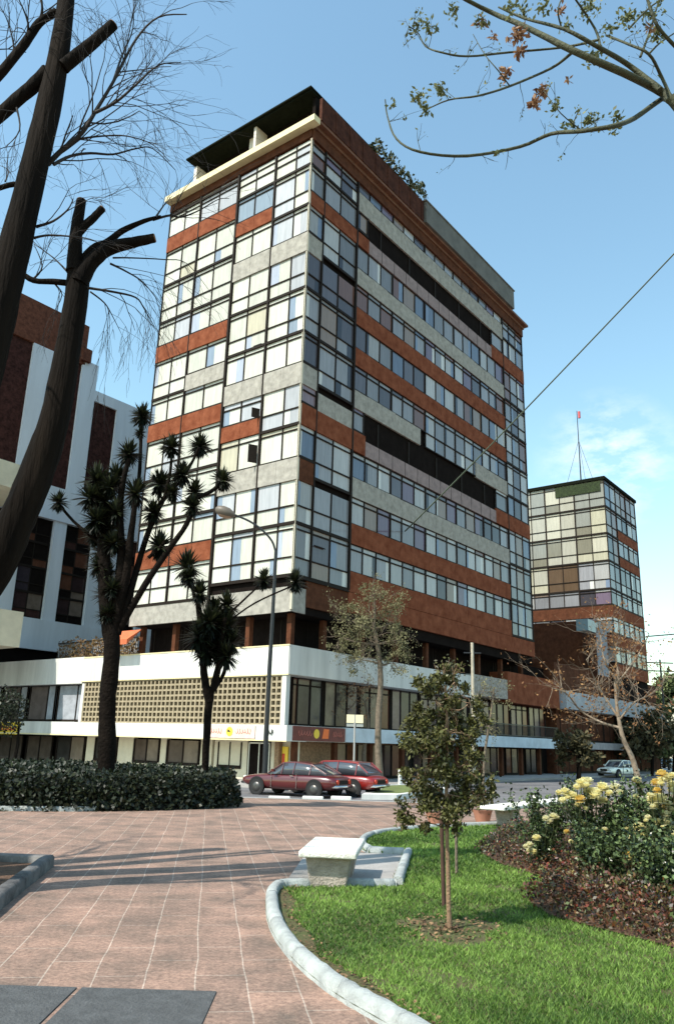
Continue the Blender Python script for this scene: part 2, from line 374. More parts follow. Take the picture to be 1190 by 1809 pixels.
def twigs(mb, p, d, L, r, depth, spread=.6, droop=0., nmin=2, nmax=3, tips=None):
    n = 4; P = [p]; q = p.copy(); dd = d.normalized()
    for i in range(n):
        dd = (dd + rv() * .22 + Vector((0, 0, -droop))).normalized(); q = q + dd * L / n; P.append(q.copy())
    mb.tube(P, [r * (1 - .5 * i / n) for i in range(n + 1)], 4 if r < .02 else 6, cap=False)
    if depth <= 0:
        if tips is not None: tips += [P[-1], P[-2]]
        return
    for k in range(random.randint(nmin, nmax)):
        b = P[random.randint(1, n)]; nd = (dd + rv() * spread).normalized()
        twigs(mb, b, nd, L * rnd(.55, .8), max(.0022, r * .5), depth - 1, spread, droop, nmin, nmax, tips)

# ------------------------------------------------------------------ building kit (local frame: x = v along the street front, y = u along the sunny front)
class Front:
    def __init__(s, side): s.side = side          # 'L' sunny front (plane x=x0) or 'R' shaded front (plane y=y0)
    def box(s, mb, a0, a1, o0, o1, z0, z1, col=(1, 1, 1), mi=0, base=0):
        if s.side == 'L': mb.box(base - o0, base - o1, a0, a1, z0, z1, col, mi)
        else: mb.box(a0, a1, base - o0, base - o1, z0, z1, col, mi)
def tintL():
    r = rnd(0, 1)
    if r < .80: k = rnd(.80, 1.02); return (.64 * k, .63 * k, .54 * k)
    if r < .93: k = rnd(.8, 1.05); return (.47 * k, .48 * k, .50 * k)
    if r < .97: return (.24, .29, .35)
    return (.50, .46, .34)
def tintR():  # pane colours, darkened so the street front's shade looks deeper
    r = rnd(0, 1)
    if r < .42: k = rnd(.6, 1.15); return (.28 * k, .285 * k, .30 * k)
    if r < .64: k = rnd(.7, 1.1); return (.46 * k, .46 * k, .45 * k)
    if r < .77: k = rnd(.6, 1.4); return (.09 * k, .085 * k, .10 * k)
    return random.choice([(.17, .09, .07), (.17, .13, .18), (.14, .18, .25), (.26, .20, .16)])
def window(fr, parent, edges, z0, z1, sill, tint, name='window', base=0, glass=GLASSL, strip=True, heavy=.14, slab=.17, thin=.065, solid=None, label=None):
    """edges: mullion positions; z0..z1; a sill bar at height `sill` above z0 (None = no lower lights)"""
    mb = MB(); f = MB(); a0, a1 = edges[0], edges[-1]
    zb = [z0, z1] if sill is None else [z0, z0 + sill, z1]
    if strip: zb = zb[:-1] + [z1 - .34, z1]
    for e0, e1 in zip(edges[:-1], edges[1:]):
        c = tint()
        for i, (y0, y1) in enumerate(zip(zb[:-1], zb[1:])):
            cc = c if rnd(0, 1) < .75 else tint()
            o = -.05 + rnd(-.006, .006)
            fr.box(mb, e0 + .005, e1 - .005, o - .02, o, y0 + .005, y1 - .005, cc, 0, base)
            if rnd(0, 1) < .3 and y1 - y0 > .9 and tint is tintL:      # half drawn blind or gap in the curtain
                w = (e1 - e0) * rnd(.2, .45); s0 = e0 + .03 if rnd(0, 1) < .5 else e1 - w - .03
                kk = random.choice([(.4, .44, .52), (.6, .6, .56), (.24, .3, .38)])
                fr.box(mb, s0, s0 + w, o, o + .006, y0 + .03, y1 - .03, kk, 0, base)
            if rnd(0, 1) < .35 and y1 - y0 > .9 and tint is tintR:
                w = (e1 - e0) * rnd(.15, .4); s0 = e0 + .03 if rnd(0, 1) < .5 else e1 - w - .03
                kk = random.choice([(.66, .66, .62), (.04, .04, .05), (.2, .26, .36)])
                fr.box(mb, s0, s0 + w, o, o + .006, y0 + .03, y1 - .03, kk, 0, base)
    w = mb.build(name, glass, parent)
    for i, e in enumerate(edges):
        t = heavy if i in (0, len(edges) - 1) else thin + .02
        fr.box(f, e - t / 2 + (.0 if i else t / 2 - .0), e + t / 2 - (t / 2 if i == len(edges) - 1 else 0), -.06, .03 if t > .1 else .0, z0, z1, base=base)
    fr.box(f, a0, a1, -.06, .05, z0 - slab / 2, z0 + slab / 2, base=base)
    for z in zb[1:-1]: fr.box(f, a0, a1, -.06, .015, z - thin / 2 - .005, z + thin / 2 + .005, base=base)
    fr.box(f, a0, a1, -.06, .02, z1 - .05, z1 - slab / 2 - .002, base=base) if slab < .1 else None
    f.build('window_frame', FRAME, w)
    if label: w['label'] = label
    return w
def panel(fr, parent, a0, a1, z0, z1, m, name='spandrel_panel', out=.04, base=0, th=.14):
    mb = MB(); n = max(1, round((a1 - a0) / 1.75)); 
    for i in range(n):
        s0 = a0 + (a1 - a0) * i / n; s1 = a0 + (a1 - a0) * (i + 1) / n
        fr.box(mb, s0 + (.006 if i else 0), s1 - (.006 if i < n - 1 else 0), out - th, out + rnd(-.002, .002), z0, z1, base=base)
    return mb.build(name, m, parent)
FL, FRT = Front('L'), Front('R')

# ------------------------------------------------------------------ the main tower
ZB, H, OFF = 10.15, 2.9, 1.67
T = thing('apartment_tower', 'tall apartment tower clad in glass, orange brick and grey panels over a white podium', 'apartment building', BC, BROT)
WL, WR = 13.2, 30.85
ZT = ZB + 9 * H + 1.9     # top of the glazing
core = MB()
core.box(.14, WR - .14, .14, WL - .14, 8.2, 38.3)
core.build('structural_core', DARKI, T)
UL = [0, 1.26, 2.97, 4.7, 6.25]; UF = [6.25, 8.15, 9.95, 11.55, 13.2]
for k in range(10):
    z0, z1 = ZB + k * H, ZB + (k + 1) * H
    if k == 9: z1 = ZT
    gap = .0
    full = k in (9, 6, 5, 1, 0)
    # near section, sunny side: two bays
    for (e, tag_) in ((UL[0:3], 'n'), (UL[2:5], 'f')):
        if k in (7, 4, 2): window(FL, T, e, z0 + .85, z1 - (.45 if k + 1 in (7, 4, 2) else 0), None, tintL, strip=(k + 1 not in (7, 4, 2)))
        elif k in (8, 3) and tag_ == 'f':
            window(FL, T, e, z0 + 1.02, z1 - (.45 if k + 1 in (7, 4, 2) else 0), None, (lambda: (.24, .30, .36)) if k == 8 else tintL)
        else: window(FL, T, e, z0, z1 - (.45 if k + 1 in (7, 4, 2) else 0), 1.0, tintL, strip=(k + 1 not in (7, 4, 2)))
    if k in (7, 4, 2): panel(FL, T, 0, 6.25, z0 - .45, z0 + .85, GREYP, out=.06)
    if k in (8, 3): panel(FL, T, 2.97, 6.25, z0 + .02, z0 + 1.0, BRICK, out=.06)
    # near section, street side: corner light and two panes
    e = [0, 1.42, 3.15, 4.95]
    if k in (7, 4, 2):
        panel(FRT, T, .09, 1.38, z0 - .45, z0 + .9, BROWNW if k == 2 else GREYP, out=.03)
        window(FRT, T, e[1:], z0, z1 - .0, 1.0, tintR)
        if k != 3: window(FRT, T, e[:2], z0 + .92, z1, None, tintR, name='corner_light')
    elif k == 8: window(FRT, T, e, z0 + .95, z1, None, tintR)
    elif k == 3:
        window(FRT, T, e[:2], z0 + 1.3, z1 - .45, None, lambda: (.25, .18, .2), name='corner_light')
        panel(FRT, T, 1.42, 4.95, z0 + 1.05, z1 - .5, GREYP, out=.03)
    else: window(FRT, T, e, z0, z1 - (.45 if k + 1 in (7, 4, 2) else 0), 1.0, tintR, strip=(k + 1 not in (7, 4, 2)))
    # long street side
    A, B = 4.95, 26.65
    sp = {9: GREYP, 8: None, 7: GREYP, 6: BRICK, 5: BRICK, 4: GREYP, 3: None, 2: GREYP, 1: BRICK, 0: BRICK}[k]
    if sp is not None:
        if k == 4:
            panel(FRT, T, A, 12.9, z0 - .1, z0 + 1.12, sp, out=.05); panel(FRT, T, 21.1, B, z0 - .1, z0 + 1.12, sp, out=.05)
        else: panel(FRT, T, A, B, z0 - (.3 if k == 9 else .1), z0 + 1.12, sp, out=.05)
    else:
        A0, B0 = 6.3, 24.4
        panel(FRT, T, 0.09, A0, z0 - .05, z0 + (.93 if k == 8 else 1.25), BRICK, out=.06)
        panel(FRT, T, B0, WR - .02, z0 - .05, z0 + 1.15, BRICK, out=.06)
        bp = MB(); FRT.box(bp, A0, B0, -.1, .045, z0 - .05, z0 + .92)
        for q in range(12): FRT.box(bp, A0 + q * 1.55 - .02, A0 + q * 1.55 + .02, .045, .052, z0 - .05, z0 + .92, mi=1)
        bp.build('balcony_parapet', [mat('purple_grey_panel', (.27, .20, .19), .8, .3, 2, .2, 30), FRAME], T)
        each('balcony_post', FRAME, T, [(A0 + 1.5 + q * 3.7, A0 + 1.62 + q * 3.7, .06, .2, z0 + .9, z1 - .3) for q in range(5)])
        window(FRT, T, [A, A + 1.25], z0 + (1.3 if k == 3 else 1.15), z1 - .02, None, tintR, name='end_window')
        wb = MB(); 
        window(FRT, T, [B0 + .1, 26.65], z0 + 1.17, z1 - .02, None, tintR, name='end_window')
    if k not in (8, 3):
        n = 5; ww = (B - A) / n
        for i in range(n):
            s0 = A + i * ww; e = [s0, s0 + ww * rnd(.31, .35), s0 + ww * rnd(.64, .68), s0 + ww]
            lower = (k == 4 and 12 < s0 + ww / 2 < 22)
            top = z1 - (.32 if k + 1 == 9 else .1 if k + 1 in (7, 4, 2, 6, 5, 1, 3, 8) else 0)
            window(FRT, T, e, z0 + (0 if lower else 1.12), top, 1.12 if lower else None, tintR, strip=(k % 2 == 0 or k == 1), heavy=.11, slab=.07)
    # far end bay of the street side
    e = [26.65, 28.0, 29.4, 30.83]
    if k in (8, 3): window(FRT, T, e, z0 + 1.17, z1, None, tintR, strip=False)
    else: window(FRT, T, e, z0, z1, 1.05, tintR)
    # left section of the sunny side, half a storey higher
    z0, z1 = ZB + OFF + (k - 1) * H, ZB + OFF + k * H
    kk = k - 1                           # -1 .. 8
    if kk == -1: z0 = 9.42
    spk = {8: 'b', 5: 'b', 4: 'g', 3: 'b', 0: 'b'}.get(kk)
    for (e, far_) in ((UF[0:3], False), (UF[2:5], True)):
        if spk == 'b': window(FL, T, e, z0 + 1.06, z1, None, tintL)
        elif spk == 'g' and not far_: window(FL, T, e, z0 + 1.0, z1, None, tintL)
        else: window(FL, T, e, z0, z1, 1.0, tintL)
    if spk == 'b': panel(FL, T, 6.3, 13.2, z0 - .12, z0 + 1.04, BRICK, out=.06)
    if spk == 'g': panel(FL, T, 6.3, 9.95, z0 - .12, z0 + .98, GREYP, out=.06)
# last strip of glazing over the left section
window(FL, T, UF[0:3], ZB + OFF + 9 * H + .02, 38.3, None, tintL, strip=False); window(FL, T, UF[2:5], ZB + OFF + 9 * H + .02, 38.3, None, tintL, strip=False)
# dark fin between the sections, corner post, street fins
each('mullion_fin', FRAME, T, [(-.10, .1, 6.20, 6.34, 8.25, 38.3), (-.075, .1, 2.91, 3.03, ZB, ZT), (4.88, 5.02, -.085, .1, ZB, 38.3), (1.37, 1.47, -.07, .1, ZB, ZT), (26.6, 26.72, -.08, .1, ZB, 38.3), (-.075, .1, 9.90, 10.0, 9.42, 38.3)])
mb = MB(); mb.box(-.03, .1, -.03, .1, 8.3, ZT); mb.build('corner_post', mat('pale_corner_trim', (.5, .46, .36), .7), T)
# an open hopper light and two open casements
def flap(u, z, w, h, ang, name='open_casement'):
    mb = MB(); mb.box(-.03, 0, 0, w, 0, h, mi=0)
    o = mb.build(name, FRAME, T); o.location = (-.05, u, z); o.rotation_euler = (0, 0, 0)
    o.rotation_euler = (0, R_(ang), 0) if name == 'open_hopper' else (0, 0, R_(ang)); return o
flap(3.35, ZB + 6 * H - .1 - H + .2, .62, .75, 60, 'open_hopper'); flap(3.1, ZB + 3 * H + .95 + .0, .5, .6, 65); flap(3.1, ZB + 2 * H + 1.05, .55, 1.1, 62)
mb = MB(); mb.box(0, .9, -.03, 0, 0, .55); o = mb.build('open_hopper', FRAME, T); o.location = (1.75, -.05, ZB + 1.9); o.rotation_euler = (R_(-55), 0, 0)
# cornice slab, soffit and attic
OV = .60
mb = MB(); FL.box(mb, -OV, 13.25, .0, OV, 38.85, 39.28); mb.box(0, WR + .1, 0, 13.25, 38.45, 39.26); mb.build('cornice', YELLOWC, T)
mb = MB(); FRT.box(mb, 0.002, WR + .3, .0, OV - .05, 39.1, 39.3); FRT.box(mb, .01, WR + .1, .0, .22, 38.86, 39.1); mb.build('street_cornice', mat('rust_cornice', (.17, .075, .042), .8, .3, 2, .2, 20), T)
mb = MB(); FRT.box(mb, 0, WR, -.2, .12, 38.08, 38.84); FL.box(mb, 0, 13.2, -.2, .08, 38.25, 38.84); mb.build('eaves_band', BROWNW, T)
mb = MB(); mb.box(-.35, 12.6, -.05, 11.3, 41.55, 41.68); mb.box(-.5, 12.6, -.12, 11.45, 41.68, 41.8)
mb.build('attic_roof', mat('dark_roofing', (.010, .012, .008), .95, .3, 3, spec=.03), T)
mb = MB(); mb.box(1.0, 12.5, .7, 11.1, 39.27, 41.54); mb.box(.2, 1.0, .0, .25, 39.27, 41.54); mb.build('attic_wall', DARKI, T)
each('attic_pier', mat('attic_white', (.6, .55, .48), .8), T, [(x0, .99, u, u + w, 39.27, z1) for x0, u, w, z1 in ((.75, 2.6, 1.1, 40.7), (-.1, 4.9, .22, 41.54), (.5, 5.6, .5, 41.5), (.8, 7.6, .8, 40.5), (.0, 10.75, .3, 41.2))])
mb = MB(); mb.box(.1, 12.5, -.6, -.42, 39.3, 41.0); 
for q in range(9): mb.box(.1 + q * 1.5, .2 + q * 1.5, -.64, -.6, 39.3, 41.0)
mb.build('attic_street_wall', mat('dark_rust_wall', (.07, .026, .016), .85, .55, 1.5, .4, 14, spec=.08), T)
mb = MB(); mb.box(12.6, 27.8, -.75, -.5, 39.3, 41.1); mb.box(12.5, 27.9, -.82, -.45, 41.1, 41.2); mb.build('roof_parapet', mat('grey_parapet', (.13, .125, .11), .8, .3, 1), T)
# belt under the glass, recess, podium bands
mb = MB(); FL.box(mb, 6.35, 13.2, -.3, .02, 8.2, 9.38); FL.box(mb, 0, 6.35, -.3, -.05, 8.2, 9.55); FRT.box(mb, 0, 1.2, -.3, -.05, 8.2, 9.55); mb.build('grey_belt_wall', GREYP, T)
mb = MB(); FL.box(mb, .1, 6.2, -.4, -.16, 9.55, 10.08); FRT.box(mb, 1.2, 4.95, -.3, -.02, 8.6, 10.08); mb.build('brown_belt', BROWNW, T)
mb = MB(); FRT.box(mb, 4.95, B + 4.2, -.3, .035, 8.85, ZB - .12); mb.build('brick_belt_wall', BRICK, T)
mb = MB(); FL.box(mb, -.0, 6.25, 0, .06, ZB - .1, ZB - .07); mb.box(-.08, 5, -.08, .4, ZB - .14, ZB - .075); mb.build('soffit_trim', FRAME, T)
mb = MB(); mb.box(1.6, 62, 1.6, 13.0, 6.4, 8.4); mb.build('recessed_storey', DARKI, T)
for i in range(4):
    a = 2.0 + i * 2.7; window(FL, T, [a, a + 1.25, a + 2.5], 6.5, 8.1, None, lambda: random.choice([(.45, .45, .5), (.12, .1, .1), (.3, .28, .3)]), name='recessed_window', base=1.6, strip=False, glass=GLASSD)
for i in range(9):
    a = 2.0 + i * 3.1; window(FRT, T, [a, a + 1.4, a + 2.8], 6.5, 8.1, None, lambda: random.choice([(.4, .38, .36), (.1, .08, .07), (.25, .14, .1)]), name='recessed_window', base=1.6, strip=False, glass=GLASSD)
each('recess_column', BROWNW, T, [(.5, .8, .4 + i * 3.0, .7 + i * 3.0, 6.3, 8.2) for i in range(5)] + [(3.4 + i * 3.7, 3.7 + i * 3.7, .5, .8, 6.3, 8.7) for i in range(8)])
# red awning at the far left of the terrace
mb = MB(); mb.idx([(0, 12.0, 7.95), (0, 13.9, 7.95), (-1.0, 13.9, 7.25), (-1.0, 12.0, 7.25), (0, 12.0, 7.9), (0, 13.9, 7.9), (-1.0, 13.9, 6.95), (-1.0, 12.0, 6.95)], [(0, 1, 2, 3), (3, 2, 6, 7), (0, 3, 7, 4), (1, 5, 6, 2)], smooth=False)
mb.build('awning', mat('red_awning', (.55, .13, .05), .8, .2, 3), T)
# podium core (set back), bands, canopies
mb = MB(); mb.box(1.5, 36, 1.5, 34, -.6, 6.3); mb.box(.4, 1.5, .9, 17.2, 2.4, 4.95); mb.build('podium_core', DARKI, T)
mb = MB(); FL.box(mb, 0, 17.3, -1.5, .03, 4.93, 6.45); FL.box(mb, 17.36, 34, -1.6, .0, 4.82, 6.5); mb.box(0.02, 19.9, -.03, 1.5, 4.95, 6.45); mb.build('white_podium_band', WHITE, T)
mb = MB(); FL.box(mb, -.04, 17.4, .03, .06, 4.90, 4.97); FL.box(mb, -.04, 17.4, .03, .055, 6.40, 6.47); mb.build('band_edge', YELLOWC, T)
mb = MB(); FRT.box(mb, 19.92, 25.6, -1.5, .0, 5.15, 6.6); mb.build('rubble_panel', mat('rubble_stone', (.36, .33, .29), .9, .6, 4, .8, 10), T)
mb = MB(); FRT.box(mb, 25.62, 35.6, -1.5, .03, 4.95, 7.25); mb.build('brick_podium_band', BRICK, T)
mb = MB(); FL.box(mb, -.35, 17.2, -1.2, .35, 1.62, 2.40); FL.box(mb, 17.24, 34, -1.2, .30, 1.58, 2.42); mb.box(.02, 4.6, -.33, 1.2, 1.64, 2.4); mb.build('canopy', WHITE, T)
mb = MB(); FL.box(mb, -.37, 34, .35, .37, 1.60, 1.67); mb.build('canopy_edge', YELLOWC, T)
mb = MB(); FRT.box(mb, 4.62, 34.4, -1.2, .33, 1.66, 2.42); mb.build('street_canopy', mat('pale_blue_canopy', (.55, .62, .68), .7, .2, 1.2), T)
# perforated block screen
mb = MB(); nu, nz = 47, 8; u0, u1, s0, s1 = .45, 17.0, 2.44, 4.88
for i in range(nu + 1):
    u = u0 + (u1 - u0) * i / nu; FL.box(mb, u - .055, u + .055, -.22, -.02, s0, s1)
for j in range(nz + 1):
    z = s0 + (s1 - s0) * j / nz; FL.box(mb, u0, u1, -.215, -.025, z - .05, z + .05)
for i in range(nu):      # round the corners of every opening
    for j in range(nz):
        uc = u0 + (u1 - u0) * i / nu; zc = s0 + (s1 - s0) * j / nz; du = (u1 - u0) / nu; dz = (s1 - s0) / nz
        for (a, b) in ((0, 0), (1, 0), (0, 1), (1, 1)):
            uu = uc + a * du; zz = zc + b * dz; su = 1 if a == 0 else -1; sz = 1 if b == 0 else -1
            mb.face([(.03, uu, zz), (.03, uu + su * .125, zz), (.03, uu, zz + sz * .12)])
mb.build('breeze_block_screen', mat('ochre_block', (.33, .27, .175), .85, .3, 4, .3, 40), T)
each('white_pier', WHITE, T, [(0, .3, .12, .42, 2.42, 4.9), (0, .3, 17.05, 17.3, 2.42, 4.8)])
for i in range(4):
    a = 17.5 + i * 3.3; window(FL, T, [a, a + .9, a + 3.0], 2.5, 4.75, None, lambda: random.choice([(.16, .13, .12), (.4, .42, .46), (.10, .09, .09)]), name='podium_window', base=.5, strip=False, glass=GLASSD)
for i in range(10):
    a = .9 + i * 3.4; window(FRT, T, [a, a + 1.1, a + 2.2, a + 3.3], 2.45, 4.9, None, lambda: random.choice([(.12, .04, .03), (.05, .04, .045), (.16, .12, .14), (.06, .06, .07), (.2, .16, .13)]), name='podium_window', base=1.0, strip=(i % 2 == 0), glass=GLASSD, heavy=.18)
mb = MB(); FRT.box(mb, 17, 35, .0, .05, 2.5, 2.56); FRT.box(mb, 17, 35, .0, .05, 3.3, 3.36)
for q in range(90): FRT.box(mb, 17 + q * .2, 17.03 + q * .2, .01, .04, 2.5, 3.34)
mb.build('balustrade', METAL, T)
# ground floor fronts
each('shopfront_wall', CREAM, T, [(1.2, 1.5, a, b, -.6, 1.7) for a, b in ((.3, 2.0), (3.7, 6.2), (6.4, 7.3), (10.2, 10.7), (13.2, 14.6), (17, 17.8))] + [(1.15, 1.5, 7.3, 13.2, -.6, .2)])
for (a, b) in ((4.1, 5.9), (7.4, 10.1), (10.8, 13.1), (14.7, 16.9), (18, 21), (21.5, 24.5), (25, 28), (28.5, 31.5)):
    window(FL, T, [a, (a + b) / 2, b], .2 if a < 17 else -.3, 1.5, None, lambda: random.choice([(.05, .045, .04), (.25, .2, .15), (.12, .09, .07)]), name='shop_window', base=1.18, strip=False, glass=GLASSD)
d_ = MB(); d_.box(1.2, 1.28, 2.1, 3.5, -.55, 1.45); do = d_.build('entrance_door', DARKI, T)
d_ = MB(); [d_.box(1.14, 1.2, u, u + .06, -.55, 1.5) for u in (2.05, 2.77, 3.5)]; d_.box(1.14, 1.2, 2.05, 3.56, 1.45, 1.52); d_.build('door_frame', mat('aluminium', (.6, .6, .58), .35, metal=.8), do)
mb = MB(); mb.box(.9, 12, 1.2, 1.5, -.6, 1.7); mb.build('street_shopfront_wall', mat('tan_brick', (.30, .19, .11), .85, .45, 9, .4, 30), T)
for i in range(8):
    a = 5.5 + i * 3.6
    window(FRT, T, [a, a + 1.1, a + 2.2, a + 3.3], -.3, 1.55, None, lambda: random.choice([(.05, .03, .03), (.2, .08, .04), (.3, .22, .14), (.02, .02, .02)]), name='shop_window', base=1.05, strip=False, glass=GLASSD)
each('street_pillar', BROWNW, T, [(1.0 + i * 3.4, 1.3 + i * 3.4, .25, .5, -.55, 1.66) for i in range(11)])
# roof garden
mb = MB()
for q in range(480):
    v = rnd(6.0, 12.8); c = .35 + .6 * abs(math.sin(v * 1.7)) * (.4 + .6 * (v - 4) / 9)
    leaf(mb, Vector((v, rnd(-.8, -.2), 41.4 + rnd(0, c))), rnd(.2, .42))
tag(mb.build('roof_plants', leafmat('roof_leaf', (.02, .035, .012), (.10, .10, .04), .6, .1), loc=BC, rz=BROT), 'dark bushy plants growing along the tower roof edge above the street', 'plants', kind='stuff')

# signs fixed on the canopy corner (abstract lettering too small to read in the photo)
def sign_marks(mb, axis, a0, a1, z0, z1, out, n, amp, mi, r):
    pts = []
    for i in range(n * 8 + 1):
        t = i / (n * 8); a = a0 + (a1 - a0) * t + .05 * math.sin(t * n * 6.283 * 1.0 + 1); z = (z0 + z1) / 2 + (z1 - z0) * .5 * amp * math.sin(t * n * 6.283) * (.5 + .5 * abs(math.sin(t * 5 + .7)))
        pts.append(Vector((-out, a, z)) if axis == 'L' else Vector((a, -out, z)))
    mb.tube(pts, r, 5, mi=mi)
SPR = mat('faded_script_red', (.50, .16, .12), .6)
SR, SY, SK, SP = mat('sign_red', (.55, .06, .03), .5), mat('sign_yellow', (.8, .55, .05), .5), mat('sign_black', (.02, .03, .02), .5), mat('sign_pink', (.72, .55, .46), .5, .15, 4)
sg = thing('shop_sign', 'pink and white shop sign with red script and a yellow disc over the corner entrance', 'sign', BC, BROT)
mb = MB(); mb.box(-.40, -.375, 1.75, 5.4, 1.70, 2.36); mb.build('sign_board', SP, sg)
for a0, a1 in ((4.1, 5.2), (2.0, 3.1)): mb = MB(); sign_marks(mb, 'L', a0, a1, 1.85, 2.25, .405, 6, .7, 0, .014); mb.build('lettering', SPR, sg)
mb = MB(); c = [(-.415, 3.55 + .24 * math.cos(t * .5236), 2.03 + .24 * math.sin(t * .5236)) for t in range(12)]; mb.face(c); mb.build('disc', SY, sg)
mb = MB(); mb.face([(-.425, 3.45, 1.98), (-.425, 3.7, 2.02), (-.425, 3.66, 2.15), (-.425, 3.55, 2.1)]); mb.build('emblem', SK, sg)
sg = thing('number_sign', 'small dark mark painted on the white canopy end left of the corner', 'sign', BC, BROT)
mb = MB(); sign_marks(mb, 'L', .5, 1.0, 1.92, 2.18, .40, 2, .9, 0, .03); mb.build('lettering', SK, sg)
sg = thing('shop_sign', 'dark red shop sign with orange and yellow shapes facing the street', 'sign', BC, BROT)
mb = MB(); mb.box(.1, 4.5, -.38, -.345, 1.66, 2.38); mb.build('sign_board', mat('sign_maroon', (.16, .04, .03), .6, .3, 3), sg)
for a0, a1 in ((.5, 1.6), (3.4, 4.2)): mb = MB(); sign_marks(mb, 'R', a0, a1, 1.85, 2.25, .385, 5, .7, 0, .016); mb.build('lettering', SPR, sg)
mb = MB(); mb.face([(2.0 + .24 * math.cos(t * .5236), -.39, 2.03 + .24 * math.sin(t * .5236)) for t in range(12)][::-1]); mb.build('disc', SY, sg)
mb = MB(); mb.face([(2.45, -.39, 1.8), (3.0, -.39, 1.8), (3.05, -.39, 2.28), (2.6, -.39, 2.3)]); mb.build('emblem', mat('sign_orange', (.8, .16, .03), .5), sg)
sg = thing('shop_sign', 'orange and yellow shop sign over the windows at the far left of the canopy', 'sign', BC, BROT)
mb = MB(); mb.box(-.36, -.31, 23.2, 28.5, 1.55, 2.35); mb.build('sign_board', SY, sg)
mb = MB(); sign_marks(mb, 'L', 23.6, 28.0, 1.75, 2.15, .37, 16, .7, 0, .03); mb.build('lettering', SR, sg)
sg = thing('window_poster', 'small red and yellow upright poster beside the corner entrance', 'poster', BC, BROT)
mb = MB(); mb.box(1.1, 1.16, .75, 1.15, -.1, 1.35); mb.build('poster_board', SY, sg)
mb = MB(); mb.box(1.08, 1.1, .95, 1.12, .0, 1.0); mb.build('poster_print', SR, sg)

# ------------------------------------------------------------------ second tower
T2 = thing('apartment_tower', 'shorter glass and brick apartment tower standing behind on the right', 'apartment building', BC, BROT)
V0, V1, U1 = 51.0, 61.6, 14.0
mb = MB(); mb.box(V0 + .12, V1 - .1, .12, U1, 3, 30.0); mb.build('structural_core', DARKI, T2)
for k in range(7):
    z0 = 18.0 - 3 * 3.0 + k * 3.0; z1 = z0 + 3.0
    if z0 < 17.9:
        panel(FL, T2, 0, U1, z0 + .0, z0 + 1.3, BROWNW if k != 1 else BRICK, base=V0); 
        for i in range(4): window(FL, T2, [.0 + i * 3.4, 1.7 + i * 3.4, 3.4 + i * 3.4], z0 + 1.3, z1, None, tintR, base=V0)
        panel(FRT, T2, V0, V1, z0, z0 + 1.3, BRICK)
        for i in range(3): window(FRT, T2, [V0 + i * 3.5, V0 + 1.8 + i * 3.5, V0 + 3.5 + i * 3.5], z0 + 1.3, z1, None, tintR)
        continue
    for i in range(4):
        e = [.0 + i * 3.4, 1.7 + i * 3.4, 3.4 + i * 3.4]
        if k == 3 and i in (1, 0): window(FL, T2, e, z0, z1, 1.0, (lambda: (.12, .08, .05)) if i == 1 else tintR, base=V0)
        else: window(FL, T2, e, z0, z1, 1.0, (lambda: random.choice([(.46, .44, .33), (.42, .41, .34), (.22, .21, .16), (.52, .50, .40), (.28, .29, .26)])), base=V0)
    for i in range(3):
        e = [V0 + i * 3.5, V0 + 1.8 + i * 3.5, V0 + 3.5 + i * 3.5]
        if k in (4, 5) and i: 
            panel(FRT, T2, e[0], e[2], z0, z0 + 1.05, BRICK); window(FRT, T2, e, z0 + 1.1, z1, None, tintR)
        else: window(FRT, T2, e, z0, z1, 1.0, tintR)
mb = MB(); mb.box(V0 - .15, V1 + .15, -.15, U1, 30.0, 30.35); mb.build('roof_slab', mat('dark_roofing', (.1, .1, .08)), T2)
mb = MB(); FL.box(mb, .4, 5.5, 0, .06, 28.75, 29.9, base=V0); mb.build('roof_garden_box', mat('hanging_green', (.025, .04, .012), .9, .6, 5, .5, 20), T2)
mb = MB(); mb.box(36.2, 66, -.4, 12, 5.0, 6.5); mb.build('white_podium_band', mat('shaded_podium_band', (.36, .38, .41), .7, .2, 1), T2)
each('podium_core', BROWNW, T2, [(36.3, 66, .6, 12, -.6, 9), (46, 51, 1.5, 12, 9, 14)])
for i in range(8): window(FRT, T2, [37 + i * 3.6, 38.7 + i * 3.6, 40.4 + i * 3.6], 2.4, 4.8, None, tintR, base=.58, name='podium_window', strip=False, glass=GLASSD)
for i in range(8): window(FRT, T2, [37 + i * 3.6, 38.7 + i * 3.6, 40.4 + i * 3.6], -.3, 1.6, None, lambda: random.choice([(.25, .08, .03), (.05, .04, .03), (.3, .24, .18)]), base=.58, name='shop_window', strip=False, glass=GLASSD)
mb = MB(); mb.box(36.2, 66, -.7, .55, 1.7, 2.3); mb.build('street_canopy', mat('grey_canopy', (.35, .33, .33), .8, .2, 2), T2)
mb = MB(); mb.box(45.3, 48.3, -.15, -.1, 8.6, 13.2); mb.build('wall_panel', mat('grey_blue_panel', (.22, .24, .28), .7, .2, 1), T2)
mb = MB(); mb.box(43.2, 45.9, -.15, 1.0, 12.6, 13.7); mb.build('balcony_front', mat('blue_glass_balcony', (.20, .27, .30), .3), T2)
an = thing('antenna_mast', 'thin red tipped antenna mast on the shorter tower roof', 'antenna', bw(53, 3.2, 30.35))
mb = MB(); mb.tube([(0, 0, 0), (0, 0, 4), (0, 0, 9.2)], [.09, .06, .04], 6); mb.build('mast', METAL, an)
mb = MB(); mb.tube([(.25, 0, 8.3), (.25, 0, 9.1)], [.15, .15], 8); mb.build('red_lamp', mat('faded_red', (.5, .08, .08), .6), an)
mb = MB(); [mb.tube([(0, 0, 5.5), (sx, sy, 0)], .02, 4) for sx, sy in ((1.6, 0), (-1.6, .3), (0, -1.6))]; mb.build('guy_wire', METAL, an)

